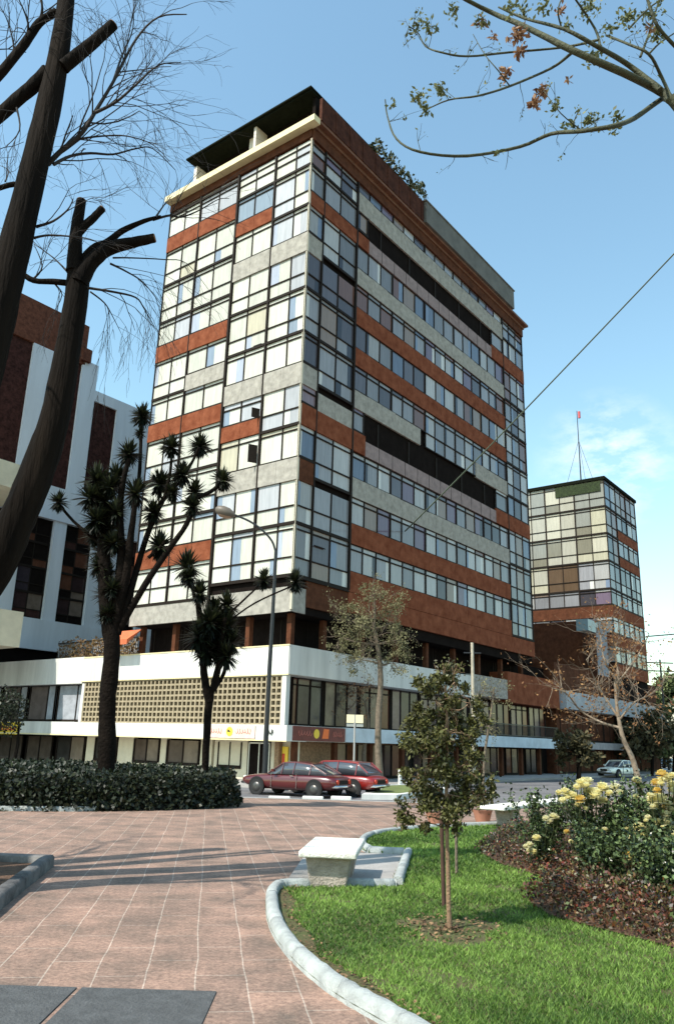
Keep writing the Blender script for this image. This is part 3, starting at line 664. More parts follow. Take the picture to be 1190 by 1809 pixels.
# ------------------------------------------------------------------ building behind on the left
LB = thing('concrete_building', 'pale blue white building with tall dark brick strips behind the bare trunks', 'building', BC, BROT)
PW = mat('cool_white_panel', (.66, .69, .74), .75, .12, .8, .1, 20, streak=True)
DB = mat('dark_brick_strip', (.055, .022, .018), .85, .6, 3, .5, 14, spec=.08)
RB = mat('rust_brick', (.14, .052, .032), .85, .5, 3, .5, 14, spec=.1)
U = 30
mb = MB(); mb.box(-14, 5.4, U + .4, U + 14, 0, 36.6); mb.box(5.4, 22, U + .4, U + 14, 0, 31.0); mb.build('building_core', DARKI, LB)
mb = MB(); mb.box(-14, 5.5, U, U + .4, 33.1, 36.9); mb.box(5.0, 5.9, U - .3, U + .5, 33.4, 34.6); mb.build('brick_attic', RB, LB)
mb = MB()
for (a, b, z0, z1) in ((-14, -2.2, 32.2, 33.1), (.5, 2.6, 21.4, 33.1), (5.3, 6.9, 21.4, 33.6), (9.4, 22, 21.4, 31.2), (6.9, 9.4, 30.2, 31.2), (6.9, 9.4, 21.4, 21.9)): mb.box(a, b, U, U + .4, z0, z1)
mb.box(-14, 22, U - .1, U + .4, 18.6, 21.4)
mb.build('pilaster', PW, LB)
mb = MB()
for (a, b, z0, z1) in ((-14, .5, 21.4, 33.1), (2.6, 5.3, 21.4, 33.1), (6.9, 9.4, 21.9, 30.2)): mb.box(a, b, U + .2, U + .4, z0, z1)
mb.build('brick_infill', DB, LB)
mb = MB(); xs = []
for (px0, px1) in ((32, 88), (110, 160), (-60, 5), (205, 250)):
    r = ray(px0, 1000); P = CAM + r * (((U - ((CAM - BC).dot(BL)))) / r.dot(BL)); a = (P - BC).dot(BR)
    r = ray(px1, 1000); P = CAM + r * (((U - ((CAM - BC).dot(BL)))) / r.dot(BL)); b = (P - BC).dot(BR); xs.append((a, b))
xs.sort()
prev = -14
for a, b in xs: mb.box(prev, a, U + .02, U + .4, 9.5, 18.6); prev = b
mb.box(prev, 22, U + .02, U + .4, 9.5, 18.6); mb.box(-14, 22, U - .05, U + .4, 8, 10.4); mb.build('lower_pilaster', PW, LB)
for a, b in xs:
    m3 = (a + b) / 2; zz = 10.4
    for q in range(4):
        window(FRT, LB, [a, m3, b], zz + q * 2.05, zz + (q + 1) * 2.05, .7, lambda: random.choice([(.07, .035, .03), (.13, .055, .035), (.05, .04, .05), (.05, .03, .03), (.2, .15, .12)]), base=U + .35, strip=False, glass=GLASSD, heavy=.2)
each('side_ledge', CREAM, LB, [(-14, -1.3, U - 7, U - .4, 18.0, 19.8), (-9, -2.5, U - 9, U - 1, 7.0, 9.3)])
rl = thing('terrace_railing', 'grey slatted railing on the podium roof left of the tower', 'railing', BC, BROT)
mb = MB(); mb.box(3.0, 3.1, 16.0, 25, 8.0, 8.1); mb.box(3.0, 3.1, 16, 25, 6.5, 6.6); mb.build('rail', METAL, rl)
mb = MB()
for q in range(45): mb.box(3.02, 3.06, 16 + q * .2, 16.09 + q * .2, 6.6, 8.0)
mb.build('slats', mat('weathered_slats', (.3, .27, .24), .8, .3, 4), rl)
mb = MB()
for q in range(1600): leaf(mb, Vector((rnd(.8, 2.2), rnd(14.2, 22), 6.4 + rnd(0, 1.0) ** 1.3 * 1.5)), rnd(.12, .3))
tag(mb.build('terrace_plants', leafmat('terrace_leaf', (.06, .03, .015), (.20, .12, .04), .7, .1), loc=BC, rz=BROT), 'rust brown shrubs along the podium roof terrace', 'plants', kind='stuff')
# ------------------------------------------------------------------ street and park furniture
# near bench: long slab on tapered pedestals, seen end on
def bench(label, c, rz, L, Wd, h, ph):
    b = thing('stone_bench', label, 'bench', c, rz)
    mb = MB(); mb.box(-Wd / 2, Wd / 2, 0, L, h - .075, h); o = mb.build('seat', mat('white_stone', (.74, .72, .64), .75, .18, 4, .4, 40), b); bevel(o, .022, 3)
    for y in ph:
        mb = MB(); t0, t1 = Wd * .40, Wd * .30; d0, d1 = .17, .13; z1 = h - .077
        v = [(-t1, y - d1, 0), (t1, y - d1, 0), (t1, y + d1, 0), (-t1, y + d1, 0), (-t0, y - d0, z1), (t0, y - d0, z1), (t0, y + d0, z1), (-t0, y + d0, z1)]
        mb.idx(v, [(0, 3, 2, 1), (4, 5, 6, 7), (0, 1, 5, 4), (1, 2, 6, 5), (2, 3, 7, 6), (3, 0, 4, 7)], smooth=False)
        o = mb.build('pedestal', mat('pedestal_concrete', (.40, .34, .29), .85, .3, 5, .5, 40), b); bevel(o, .015, 2)
    return b
p0, p1 = onz(578, 1504, .42), onz(601, 1478, .42)
d = (p1 - p0); bench('short white stone bench seen end on in the kerb notch by the lawn', (p0.x, p0.y, 0), math.atan2(-d.x, d.y), 1.45, .66, .42, (.28, 1.15))
pad = MB(); pad.face([(-.48, 10.08, .02), (.80, 10.27, .02), (1.17, 12.9, .02), (.5, 13.0, .02), (-.3, 12.9, .02)][::-1]); struct(pad, 'bench_pad', PAVT)
q0, q1 = onz(868, 1424, .45), onz(1020, 1408, .45)
d = q1 - q0; bench('long white bench by the far kerb, half hidden by the yellow rose bushes', (q0.x, q0.y, 0), math.atan2(-d.x, d.y), d.length, .55, .45, (.75, d.length - .6))

# lamp post
lp = Vector(onz(467, 1392, -.38)); lp.z = -.38
Ylp = lp.y
lamp = thing('street_lamp', 'tall dark street lamp with a curved arm leaning left in front of the tower', 'street lamp', lp)
def rel(pts, o): return [p - o for p in pts]
pole = rel(px_line([(467, 1388), (470, 1300), (476, 1180), (482, 1080), (487, 972)], Ylp), lp)
mb = MB(); mb.tube([Vector((0, 0, 0))] + pole[1:], [.13, .11, .10, .085, .07], 10); mb.build('pole', METAL, lamp)
mb = MB(); mb.tube([(0, 0, 0), (0, 0, .5)], [.19, .16], 10); mb.build('base', METAL, lamp)
arm = rel(catmull(px_line([(487, 975), (480, 955), (462, 935), (440, 920), (412, 908)], Ylp)), lp)
mb = MB(); mb.tube(arm, .05, 8); mb.build('arm', METAL, lamp)
A0 = rel([at(414, 910, Ylp)], lp)[0]; A1 = rel([at(381, 898, Ylp)], lp)[0]
mb = MB(); ax = (A1 - A0); mb.tube([A0 + ax * t for t in (-.05, .1, .35, .65, .9, 1.0)], [.06, .16, .26, .27, .2, .08], 12); hd = mb.build('lamp_head', mat('lamp_housing', (.12, .10, .08), .5), lamp)
hd2 = MB(); hd2.tube([A0 + ax * t + Vector((0, 0, -.12)) for t in (.15, .4, .7, .88)], [.1, .19, .19, .1], 10); hd2.build('lens', mat('amber_lens', (.32, .20, .13), .25), hd)

# street sign, white post, bollard, poles
def post_at(px, py, z=-.38): p = onz(px, py, z); return Vector((p.x, p.y, z))
b = post_at(624, 1392); sgp = thing('street_sign', 'small blank white sign on a thin post in front of the corner shop', 'sign', b)
top = at(624, 1262, b.y).z - b.z
mb = MB(); mb.tube([(0, 0, 0), (0, 0, top)], .045, 8); mb.build('post', mat('grey_post', (.35, .34, .32), .5), sgp)
mb = MB(); w = pxm(14, b.y); mb.box(-w, w, -.03, 0, top - .38, top); o = mb.build('sign_plate', mat('cream_plate', (.75, .68, .45), .5), sgp)
mb = MB(); mb.box(-w, w, .001, .03, top - .55, top - .40); mb.build('lower_plate', mat('grey_plate', (.3, .32, .3), .5), sgp)
b = post_at(706, 1388); mb = MB(); mb.tube([(0, 0, 0), (0, 0, .75), (0, 0, .82)], [.1, .09, .03], 10)
tag(mb.build('bollard', WHITE, loc=b), 'small white bollard on the pavement right of the slender street tree', 'bollard')
b = post_at(838, 1385); top = at(836, 1135, b.y).z - b.z
up_ = thing('utility_pole', 'pale utility pole rising behind the little park sapling', 'pole', b)
mb = MB(); mb.tube([(0, 0, 0), (0, 0, top)], [.12, .09], 8); mb.build('shaft', mat('pale_pole', (.42, .38, .30), .8, .2, 5), up_)
mb = MB(); mb.tube([(-.5, 0, top - .6), (.5, 0, top - .6)], .05, 6); mb.build('crossarm', METAL, up_)
b = post_at(1181, 1362, -.5); top = at(1176, 1165, b.y).z - b.z
up2 = thing('utility_pole', 'dark utility pole with crossarms at the far right end of the street', 'pole', b)
mb = MB(); mb.tube([(0, 0, 0), (0, 0, top)], [.16, .11], 8); mb.build('shaft', METAL, up2)
for zz in (.4, 1.4):
    mb = MB(); mb.tube([(-1.6, 0, top - zz), (1.6, 0, top - zz)], .08, 6); mb.build('crossarm', METAL, up2)
# wires
wa, wb = at(1330, 300, 14), None
r = ray(715, 938); wb = CAM + r * ((-((CAM - BC).dot(BL)) + -.06) / r.dot(BL))
P = [wa.lerp(wb, t) + Vector((0, 0, -.12 * math.sin(math.pi * t))) for t in [i / 24 for i in range(25)]]
mb = MB(); mb.tube(P, [.016 + .03 * i / 24 for i in range(25)], 6)
tag(mb.build('overhead_cable', mat('cable', (.10, .13, .09), .6)), 'thick dark cable running down across the sky to the street front of the tower', 'cable')
P = [at(1140, 1124, 62).lerp(at(1330, 1108, 62), t / 10) for t in range(11)]
mb = MB(); mb.tube(P, .05, 5); tag(mb.build('overhead_cable', METAL), 'thin level cable at the right edge beside the shorter tower', 'cable')

# kerbed traffic island with grass
isl = [onz(638, 1412, -.5), onz(700, 1413, -.5), onz(790, 1400, -.5), onz(760, 1391, -.5), onz(683, 1393, -.5)]
mb = MB(); c = sum(isl, Vector()) / 5
mb.face([Vector((p.x, p.y, -.30)) for p in isl]); 
for i in range(5):
    a, b = isl[i], isl[(i + 1) % 5]; mb.face([Vector((a.x, a.y, -.6)), Vector((b.x, b.y, -.6)), Vector((b.x, b.y, -.30)), Vector((a.x, a.y, -.30))])
struct(mb, 'traffic_island', WHITE)
mb = MB(); mb.face([c + (p - c) * .8 + Vector((0, 0, .205)) for p in isl]); struct(mb, 'island_turf', mat('island_turf', (.13, .16, .05), .9, .4, 2, .5, 20))
# parking blocks under the cars
for i, (px, lab) in enumerate(((495, 'pale concrete wheel stop under the red coupe, nearest its bonnet'), (553, 'pale concrete wheel stop under the middle of the red coupe'), (602, 'pale concrete wheel stop in front of the second red car'))):
    p = onz(px, 1411, -.5); mb = MB(); mb.box(-.4, .4, -.12, .12, -.02, .14); o = mb.build('wheel_stop', WHITE, loc=(p.x, p.y - .6, -.5), rz=rnd(-.1, .1)); bevel(o, .04, 2)
    tag(o, lab, 'wheel stop', 'wheel stops along the plaza edge')

# ------------------------------------------------------------------ cars
def loft(mb, secs, cap=True, col=(1, 1, 1), mi=0):
    """secs: list of rings (same count), closed around"""
    n = len(secs[0]); V = [p for s_ in secs for p in s_]; F = []
    for i in range(len(secs) - 1):
        for k in range(n): F.append((i * n + k, i * n + (k + 1) % n, (i + 1) * n + (k + 1) % n, (i + 1) * n + k))
    mb.idx(V, F, col, mi, True)
    if cap: mb.face(list(secs[0])[::-1], col, mi); mb.face(list(secs[-1]), col, mi)
def car(label, loc, rz, paint, L=4.5, Wd=1.72, stations=None, cabin=None, group=None, stripe=None):
    c = thing('parked_car', label, 'car', loc, rz, group)
    P = mat('car_' + paint[0], paint[1], .28, .06, 2, spec=.6, coat=.7)
    # body: x forward; (x, half width, z low, z high)
    mb = MB(); secs = []
    for x, w, zl, zh in stations:
        ring = []
        for (fw, fz) in ((.0, 0), (.82, 0), (.97, .18), (1.0, .5), (.97, .8), (.86, .97), (.5, 1.03), (0, 1.05), (-.5, 1.03), (-.86, .97), (-.97, .8), (-1.0, .5), (-.97, .18), (-.82, 0)):
            ring.append(Vector((x, fw * w, zl + (zh - zl) * fz)))
        secs.append(ring)
    loft(mb, secs); o = mb.build('body', P, c); m = o.modifiers.new('s', 'SUBSURF'); m.levels = m.render_levels = 1
    # greenhouse
    mb = MB(); secs = []
    for x, wb_, wt, zb_, zt in cabin:
        secs.append([Vector((x, wb_, zb_)), Vector((x, wt, zt - .02)), Vector((x, wt * .8, zt)), Vector((x, -wt * .8, zt)), Vector((x, -wt, zt - .02)), Vector((x, -wb_, zb_))])
    loft(mb, secs); gh = mb.build('windows', mat('car_glass', (.05, .055, .065), .05, spec=.8, coat=.5), c)
    mb = MB(); mid = [s_ for s_ in cabin if s_[4] > max(q[4] for q in cabin) - .09]
    secs = [[Vector((x, wt * 1.01, zt - .035)), Vector((x, wt * .98, zt + .012)), Vector((x, wt * .6, zt + .035)), Vector((x, -wt * .6, zt + .035)), Vector((x, -wt * .98, zt + .012)), Vector((x, -wt * 1.01, zt - .035))] for x, wb_, wt, zb_, zt in mid]
    loft(mb, secs); mb.build('roof', P, c)
    mb = MB()
    for sgn in (1, -1):
        for i in range(len(cabin)):
            if i in (0, 1, len(cabin) // 2, len(cabin) - 2, len(cabin) - 1):
                x, wb_, wt, zb_, zt = cabin[i]
                if zt - zb_ > .12: mb.tube([(x, sgn * wb_ * 1.005, zb_), (x, sgn * wt * 1.005, zt)], .028, 5)
        x0, x1 = cabin[0], cabin[1]
        mb.tube([(x0[0], sgn * x0[2], x0[4]), (x1[0], sgn * x1[2], x1[4])], .03, 5); x0, x1 = cabin[-1], cabin[-2]; mb.tube([(x0[0], sgn * x0[2], x0[4]), (x1[0], sgn * x1[2], x1[4])], .03, 5)
    mb.build('pillars', P, c)
    fx, bx = stations[-1][0], stations[0][0]; ft, bt = stations[-1], stations[0]
    for xx in (fx - .85, bx + .85):
        for sgn in (1, -1):
            w = MB(); y0 = sgn * (Wd / 2 - .20); y1 = sgn * (Wd / 2 + .012)
            w.tube([(0, y0, 0), (0, y0 + sgn * .03, 0), (0, y1 - sgn * .03, 0), (0, y1, 0)], [.27, .315, .315, .28], 22)
            wh = w.build('tyre', mat('tyre_rubber', (.02, .02, .02), .85), c, loc=(xx, 0, .315))
            w = MB(); w.tube([(0, y1 - sgn * .01, 0), (0, y1 + sgn * .012, 0), (0, y1 + sgn * .018, 0)], [.19, .18, .06], 16); w.build('rim', mat('wheel_rim', (.10, .095, .09), .4, metal=.7), wh)
            w = MB(); w.tube([(0, y1 - sgn * .05, .03), (0, y1 - sgn * .004, .03)], [.37, .37], 22); w.build('wheel_arch', mat('arch_black', (.012, .012, .012), .9), c, loc=(xx, 0, .315))
    CH = mat('chrome', (.6, .6, .6), .2, metal=1)
    for x, s_, nm in ((fx, 1, 'front'), (bx, -1, 'rear')):
        w = ft[1] if s_ > 0 else bt[1]; z = .45
        mb = MB(); mb.tube([(x - s_ * .25, -w * 1.03, z), (x + s_ * .05, -w * .92, z), (x + s_ * .1, 0, z), (x + s_ * .05, w * .92, z), (x - s_ * .25, w * 1.03, z)], .055, 8); mb.build('bumper', CH, c)
        for y in (-w * .72, w * .72):
            mb = MB(); mb.tube([(x - s_ * .06, y, .62), (x + s_ * .03, y, .62)], [.10, .09], 14)
            mb.build('headlight' if s_ > 0 else 'taillight', mat('headlight_glass', (.8, .8, .75), .1) if s_ > 0 else mat('taillight_red', (.6, .05, .02), .2), c)
        mb = MB(); mb.box(x - .01 + s_ * .02, x + .01 + s_ * .02, -w * .5, w * .5, .53, .68); mb.build('grille' if s_ > 0 else 'number_plate_panel', FRAME, c)
    for sgn in (1, -1):
        mb = MB(); mb.box(fx - 1.75, fx - 1.62, sgn * Wd * .5, sgn * (Wd * .5 + .14), .93, 1.03); mb.build('wing_mirror', P, c)
        mb = MB(); [mb.box(xx - .008, xx + .008, sgn * (Wd / 2 - .02), sgn * (Wd / 2 + .006), .32, .88) for xx in (fx - 1.55, fx - 2.75)]; mb.box(fx - 2.6, fx - 2.45, sgn * (Wd / 2), sgn * (Wd / 2 + .025), .78, .81); mb.build('door_trim', FRAME if paint[0] == 'white' else CH, c)
    return c
ST = [(-2.2, .66, .42, .72), (-2.1, .78, .32, .82), (-1.6, .84, .25, .88), (-.8, .86, .22, .88), (0, .86, .22, .86), (.8, .85, .22, .85), (1.5, .83, .25, .80), (2.0, .78, .32, .74), (2.22, .64, .42, .68)]
CB = [(-1.75, .68, .60, .84, .90), (-1.05, .74, .56, .84, 1.24), (-.3, .76, .58, .84, 1.31), (.25, .76, .58, .84, 1.28), (.95, .74, .62, .82, .86)]
rz = math.atan2(BL.y, BL.x)
pA = onz(522, 1405, -.5); car('dark red coupe parked nose to the left by the lamp post', (pA.x, pA.y, -.5), rz + R_(8), ('dark_red', (.075, .004, .004)), stations=ST, cabin=CB, group='red cars parked at the plaza edge')
CB2 = [(-1.9, .70, .62, .84, .95), (-1.4, .76, .60, .84, 1.33), (-.5, .77, .62, .84, 1.38), (.3, .77, .61, .84, 1.35), (1.0, .75, .64, .82, .88)]
pB = onz(592, 1404, -.5); car('second red car parked behind the coupe, its tail beside the street tree', (pB.x, pB.y + .4, -.5), rz + R_(6), ('red_orange', (.20, .009, .006)), stations=ST, cabin=CB2, group='red cars parked at the plaza edge')
pC = onz(1092, 1373, -.5); r2 = math.atan2(-BR.y, -BR.x)
car('small white car driving down the street at the right', (pC.x, pC.y, -.5), r2 - R_(12), ('white', (.92, .92, .78)), stations=ST, cabin=CB2)
k = 0
for px, py, col, lab in ((1178, 1352, ('dark_blue', (.04, .05, .07)), 'dark car far down the street at the right edge'), (1140, 1351, ('brown', (.12, .05, .03)), 'brown car far down the street behind the white car')):
    p = onz(px, py + 6, -.5); p = CAM + (p - CAM) * 1.0; car(lab, (p.x, p.y, -.5), r2, col, stations=ST, cabin=CB2, group='cars far down the street')

# ------------------------------------------------------------------ the two pruned dark trees at the left
def big_tree(label, trunk, w, Y, limbs, stubs, tw, root):
    base = Vector((root[0], root[1], 0)); t = thing('bare_tree', label, 'tree', base)
    mb = MB(); P = [base + Vector((0, 0, -.1)), ] + px_line(trunk, Y); Q = catmull(rel(P, base), 4)
    ws = [w[0] * 1.15] + list(w); m = len(Q) - 1; rad = []
    for i in range(m + 1):
        f = i / m * (len(ws) - 1); a = int(f); b = min(a + 1, len(ws) - 1); rad.append((ws[a] + (ws[b] - ws[a]) * (f - a)) * Y / FPX * .5)
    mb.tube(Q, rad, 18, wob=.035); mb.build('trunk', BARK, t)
    for pts, w0, w1 in limbs:
        mb = MB(); limb(mb, rel(px_line(pts, Y), base), w0 * Y / FPX * .5, w1 * Y / FPX * .5, 10, .05); mb.build('limb', BARK, t)
    for pts, w0, w1 in stubs:
        mb = MB(); P = rel(px_line(pts, Y - .05), base); Q = limb(mb, P, w0 * Y / FPX * .5, w1 * Y / FPX * .5, 12, .05); o = mb.build('cut_limb', BARK, t)
        d = (Q[-1] - Q[-2]).normalized(); mb = MB(); mb.tube([Q[-1] - d * .01, Q[-1] + d * .012], [w1 * Y / FPX * .47] * 2, 12); mb.build('sawn_end', CUT, o)
    mb = MB()
    for pts, w0, dep, n, dr in tw:
        Q = catmull(rel(px_line(pts, Y + rnd(-.1, .5), rnd(-.5, 1.)), base), 4); m = len(Q) - 1; r0_ = w0 * Y / FPX * .5
        mb.tube(Q, [max(.0022, r0_ * (1 - .8 * i / m)) for i in range(m + 1)], 5, cap=False)
        for k in range(n):
            i = random.randint(1, m); dd = (Q[i] - Q[i - 1]).normalized()
            twigs(mb, Q[i], (dd + rv() * .7).normalized(), rnd(.45, 1.0) * (1.2 - .6 * i / m), max(.0026, r0_ * .4 * (1 - .7 * i / m)), dep, .55, dr, 2, 3)
    mb.build('twigs', TWIG, t); return t
big_tree('thick dark leaning tree trunk at the far left, pruned to short limbs', [(-250, 1300), (-190, 1100), (-120, 920), (-60, 760), (-20, 620), (5, 520), (36, 400), (62, 290), (85, 195), (104, 100), (117, 0), (126, -120), (135, -300)],
    (80, 78, 76, 74, 72, 70, 64, 56, 54, 50, 42, 36, 28, 20), 8.3,
    [([(85, 125), (55, 155), (20, 185), (-40, 240)], 30, 26), ([(100, 20), (70, 40), (45, 75), (5, 125), (-40, 170)], 17, 22), ([(55, 330), (25, 325), (-10, 335)], 13, 10)],
    [([(112, 118), (140, 95), (170, 70), (200, 43)], 30, 24)],
    [([(85, 290), (110, 265), (145, 235), (170, 195), (200, 145), (240, 70), (280, 30), (330, 25)], 13, 3, 14, .02),
     ([(170, 198), (205, 180), (240, 150), (280, 115), (320, 110)], 8, 2, 10, .06),
     ([(95, 290), (125, 275), (160, 270), (200, 272), (240, 262), (270, 262), (310, 300)], 8, 2, 9, .10),
     ([(140, 245), (180, 240), (225, 240), (270, 255), (300, 285)], 5, 2, 8, .12),
     ([(200, 145), (215, 100), (235, 50), (235, -10)], 6, 2, 9, 0),
     ([(70, 40), (75, 15), (70, -30)], 10, 2, 7, 0), ([(45, 75), (50, 40), (30, -10)], 8, 2, 7, 0), ([(10, 130), (25, 90), (15, 40), (0, 10)], 6, 2, 8, 0),
     ([(65, 400), (95, 390), (120, 370), (130, 350)], 7, 2, 6, .05), ([(60, 420), (90, 415), (150, 420), (175, 428)], 6, 1, 4, .1), ([(30, 190), (35, 230), (10, 260)], 5, 2, 6, .1), ([(10, 320), (15, 300), (-5, 290)], 4, 2, 4, .05)],
    (-6.1, 8.6))
big_tree('mossy dark tree with three sawn off limbs in front of the pale building', [(-230, 1360), (-160, 1230), (-80, 1100), (-12, 1010), (25, 930), (53, 867), (85, 780), (103, 712), (124, 596), (136, 519), (140, 470)],
    (74, 72, 70, 68, 66, 64, 62, 56, 52, 46, 46, 44), 9.2,
    [([(125, 500), (95, 497), (60, 495), (30, 478), (-10, 470)], 13, 10), ([(140, 470), (165, 440), (190, 428), (215, 408), (255, 390), (285, 382)], 22, 6)],
    [([(131, 480), (133, 440), (136, 400), (144, 354)], 32, 20), ([(138, 412), (150, 398), (166, 384), (181, 368)], 18, 15), ([(140, 500), (160, 465), (190, 440), (235, 428), (273, 420)], 36, 18)],
    [([(270, 388), (300, 380), (320, 383), (350, 372), (385, 352), (405, 350)], 6, 1, 5, .03), ([(275, 384), (290, 362), (305, 345)], 5, 1, 3, 0),
     ([(200, 455), (230, 455), (290, 458), (330, 465), (375, 520)], 4, 1, 4, .15), ([(195, 465), (225, 480), (255, 500), (290, 545)], 5, 2, 7, .2),
     ([(155, 508), (200, 515), (240, 525), (255, 545), (275, 580)], 6, 2, 8, .25), ([(160, 515), (185, 535), (200, 560), (215, 590)], 4, 2, 7, .3), ([(60, 492), (75, 470), (60, 430)], 5, 2, 5, .1),
     ([(120, 480), (95, 455), (60, 430)], 5, 1, 4, 0), ([(90, 495), (110, 520), (90, 560)], 4, 2, 5, .3)],
    (-5.7, 9.6))

t3 = thing('bare_tree', 'unseen bare tree added outside the left edge to widen the shadow across the plaza', 'tree', (-7.6, 7.1, 0))  # unseen extra tree, added to broaden the shadow bands on the plaza
mb = MB(); mb.tube(catmull([Vector((0, 0, -.1)), Vector((.1, .2, 3)), Vector((-.3, .5, 6)), Vector((-.2, .9, 9.5))]), [.38 - .018 * i for i in range(13)], 12, wob=.04); mb.build('trunk', BARK, t3)
mb = MB()
for e in ((1.6, 1.8, 8), (-1.5, .2, 8.5), (.8, -1.6, 9), (1.0, 1.0, 10.5)): mb.tube(catmull([Vector((0, .2, 4.2)), Vector((e[0] * .5, e[1] * .5, 6.2)), Vector(e)]), [.14 - .012 * i for i in range(9)], 8)
for k in range(18):
    e = random.choice(((1.6, 1.8, 8), (-1.5, .2, 8.5), (.8, -1.6, 9), (1.0, 1.0, 10.5))); twigs(mb, Vector(e) - Vector((e[0] * .04, e[1] * .04, .15)), rv() + Vector((0, 0, .6)), 1.5, .03, 2)
mb.build('branches', BARK, t3)

# ------------------------------------------------------------------ branch of a leafy tree entering at the upper right
YB = 6.2
rb = Vector((4.6, 6.4, 0)); bt = thing('budding_tree', 'tree with curving bare branches and sparse leaf tufts reaching in at the upper right', 'tree', rb)
GB = mat('green_grey_bark', (.055, .06, .03), .8, .4, 6, .5, 30)
mb = MB(); P = rel([rb + Vector((0, 0, -.1)), Vector((4.4, 6.3, 1.5)), Vector((4.1, 6.25, 3.2)), at(1300, 420, YB), at(1235, 240, YB), at(1185, 172, YB)], rb)
mb.tube(catmull(P), [.14 - .085 * i / 20 for i in range(21)], 12, wob=.04); mb.build('trunk', GB, bt)
BRS = [([(1187, 180), (1167, 162), (1100, 128), (1010, 88), (926, 46), (871, 23), (825, 0), (770, -30)], 20, 7), ([(1165, 158), (1110, 115), (1056, 83), (996, 51), (926, 32), (880, 12)], 14, 4),
       ([(1180, 178), (1167, 175), (1120, 208), (1084, 222), (1028, 231), (973, 236), (917, 259), (825, 275), (742, 268), (700, 245), (684, 205), (680, 175)], 13, 2.5),
       ([(1010, 92), (973, 120), (899, 152), (843, 169), (792, 176), (751, 194)], 7, 2.5), ([(1056, 70), (996, 83), (899, 92), (825, 99), (779, 92), (751, 81), (738, 58), (722, 46)], 6, 2.5),
       ([(1185, 175), (1165, 130), (1145, 95), (1110, 78), (1070, 62)], 8, 5), ([(1145, 95), (1165, 75), (1195, 55)], 5, 3), ([(1110, 50), (1150, 10), (1200, -20)], 5, 3), ([(1060, 85), (1050, 50), (1010, -10)], 7, 4),
       ([(900, 152), (880, 125), (855, 95), (835, 60)], 3, 1.5), ([(1028, 231), (990, 200), (960, 160)], 3, 1.5), ([(1200, 90), (1160, 45), (1140, -10)], 9, 6), ([(990, 45), (985, 15), (1000, -20)], 4, 3), ([(1130, 100), (1150, 45), (1165, -10)], 6, 3)]
BUD = leafmat('bud_leaf', (.045, .06, .02), (.22, .23, .09), .6, .35); DRY = leafmat('dead_leaf', (.13, .06, .035), (.40, .24, .13), .8, .2)
tips = []
for pts, w0, w1 in BRS:
    mb = MB(); P = rel([at(x, y, YB + .25 * math.sin(i * 1.3 + w0)) for i, (x, y) in enumerate(pts)], rb); P[0] = rel([at(pts[0][0], pts[0][1], YB)], rb)[0]
    Q = limb(mb, P, w0 * YB / FPX * .5, w1 * YB / FPX * .5, 7, .06); m = len(Q) - 1
    if w0 < 14:
        for k in range(max(2, m // 3)):
            i = random.randint(m // 3, m); twigs(mb, Q[i], (rv() + Vector((0, 0, .25))).normalized(), rnd(.10, .28), .0035, 1, .6, 0, 1, 2, tips)
    mb.build('limb', GB, bt)
lm_, dm = MB(), MB()
def tuft(mb, x, y, n, s, size, Y=YB, o=rb):
    c = at(x, y, Y + rnd(-.2, .2)) - o
    for k in range(n): leaf(mb, c + rv() * s * rnd(0, 1), size * rnd(.6, 1.3), None, .5)
for x, y, n, s in ((735, 42, 34, .11), (760, 48, 16, .07), (740, 172, 26, .08), (778, 160, 30, .08), (752, 192, 14, .05), (800, 20, 20, .09), (1040, 212, 34, .10), (1008, 218, 16, .07), (980, 188, 20, .08), (1085, 205, 14, .06), (1050, 100, 36, .11), (1040, 12, 44, .13), (1080, 50, 24, .09), (1110, 28, 36, .12), (1150, 22, 34, .12), (1160, 60, 22, .09), (850, 35, 16, .07), (900, 15, 22, .08), (925, 20, 20, .08), (960, 10, 20, .09), (1000, 45, 12, .06), (690, 186, 6, .04), (880, 268, 5, .04), (1084, 232, 10, .05)): tuft(lm_, x, y, int(n * 2.4), s * 1.2, .055)
for x, y, n, s in ((915, 62, 60, .11), (918, 90, 30, .06), (893, 130, 34, .055), (958, 160, 44, .07), (943, 182, 30, .05), (850, 40, 12, .04), (872, 64, 10, .04), (1003, 140, 5, .02), (1150, 50, 14, .05), (990, 20, 16, .06)): tuft(dm, x, y, int(n * 1.7), s * 1.15, .06)
for p in tips:
    if rnd(0, 1) < .45:
        for k in range(random.randint(2, 5)): leaf(lm_, p + rv() * .03, rnd(.02, .045), None, .5)
lm_.build('leaves', BUD, bt); dm.build('dead_leaves', DRY, bt)

# ------------------------------------------------------------------ hedge mound, yuccas
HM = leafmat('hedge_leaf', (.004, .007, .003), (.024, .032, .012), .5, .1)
hg = thing('hedge', 'dark rounded hedge mound round the yucca trunks at the left', 'hedge', (-8, 22, 0))
def hh(x, y):      # world
    e = ((x + 8.2) / 5.6) ** 2 + ((y - 22.2) / 3.9) ** 2 if x > -8.2 else ((y - 22.2) / 3.9) ** 2
    if e >= 1: return 0
    return .80 * (1 - e) ** .17 * (1 + .07 * math.sin(x * 2.3) * math.cos(y * 1.9))
mb = MB(); nx, ny = 60, 30; V = []; 
for j in range(ny + 1):
    for i in range(nx + 1):
        x = -20 + 17.4 * i / nx; y = 18.3 + 7.8 * j / ny; h = hh(x, y); V.append((x + 8, y - 22, (h * .86 - .02) if h > 0 else -.15))
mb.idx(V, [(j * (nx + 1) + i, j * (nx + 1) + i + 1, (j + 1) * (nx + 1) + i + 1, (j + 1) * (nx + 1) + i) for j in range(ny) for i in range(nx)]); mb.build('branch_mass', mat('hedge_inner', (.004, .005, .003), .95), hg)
mb = MB(); n = 0
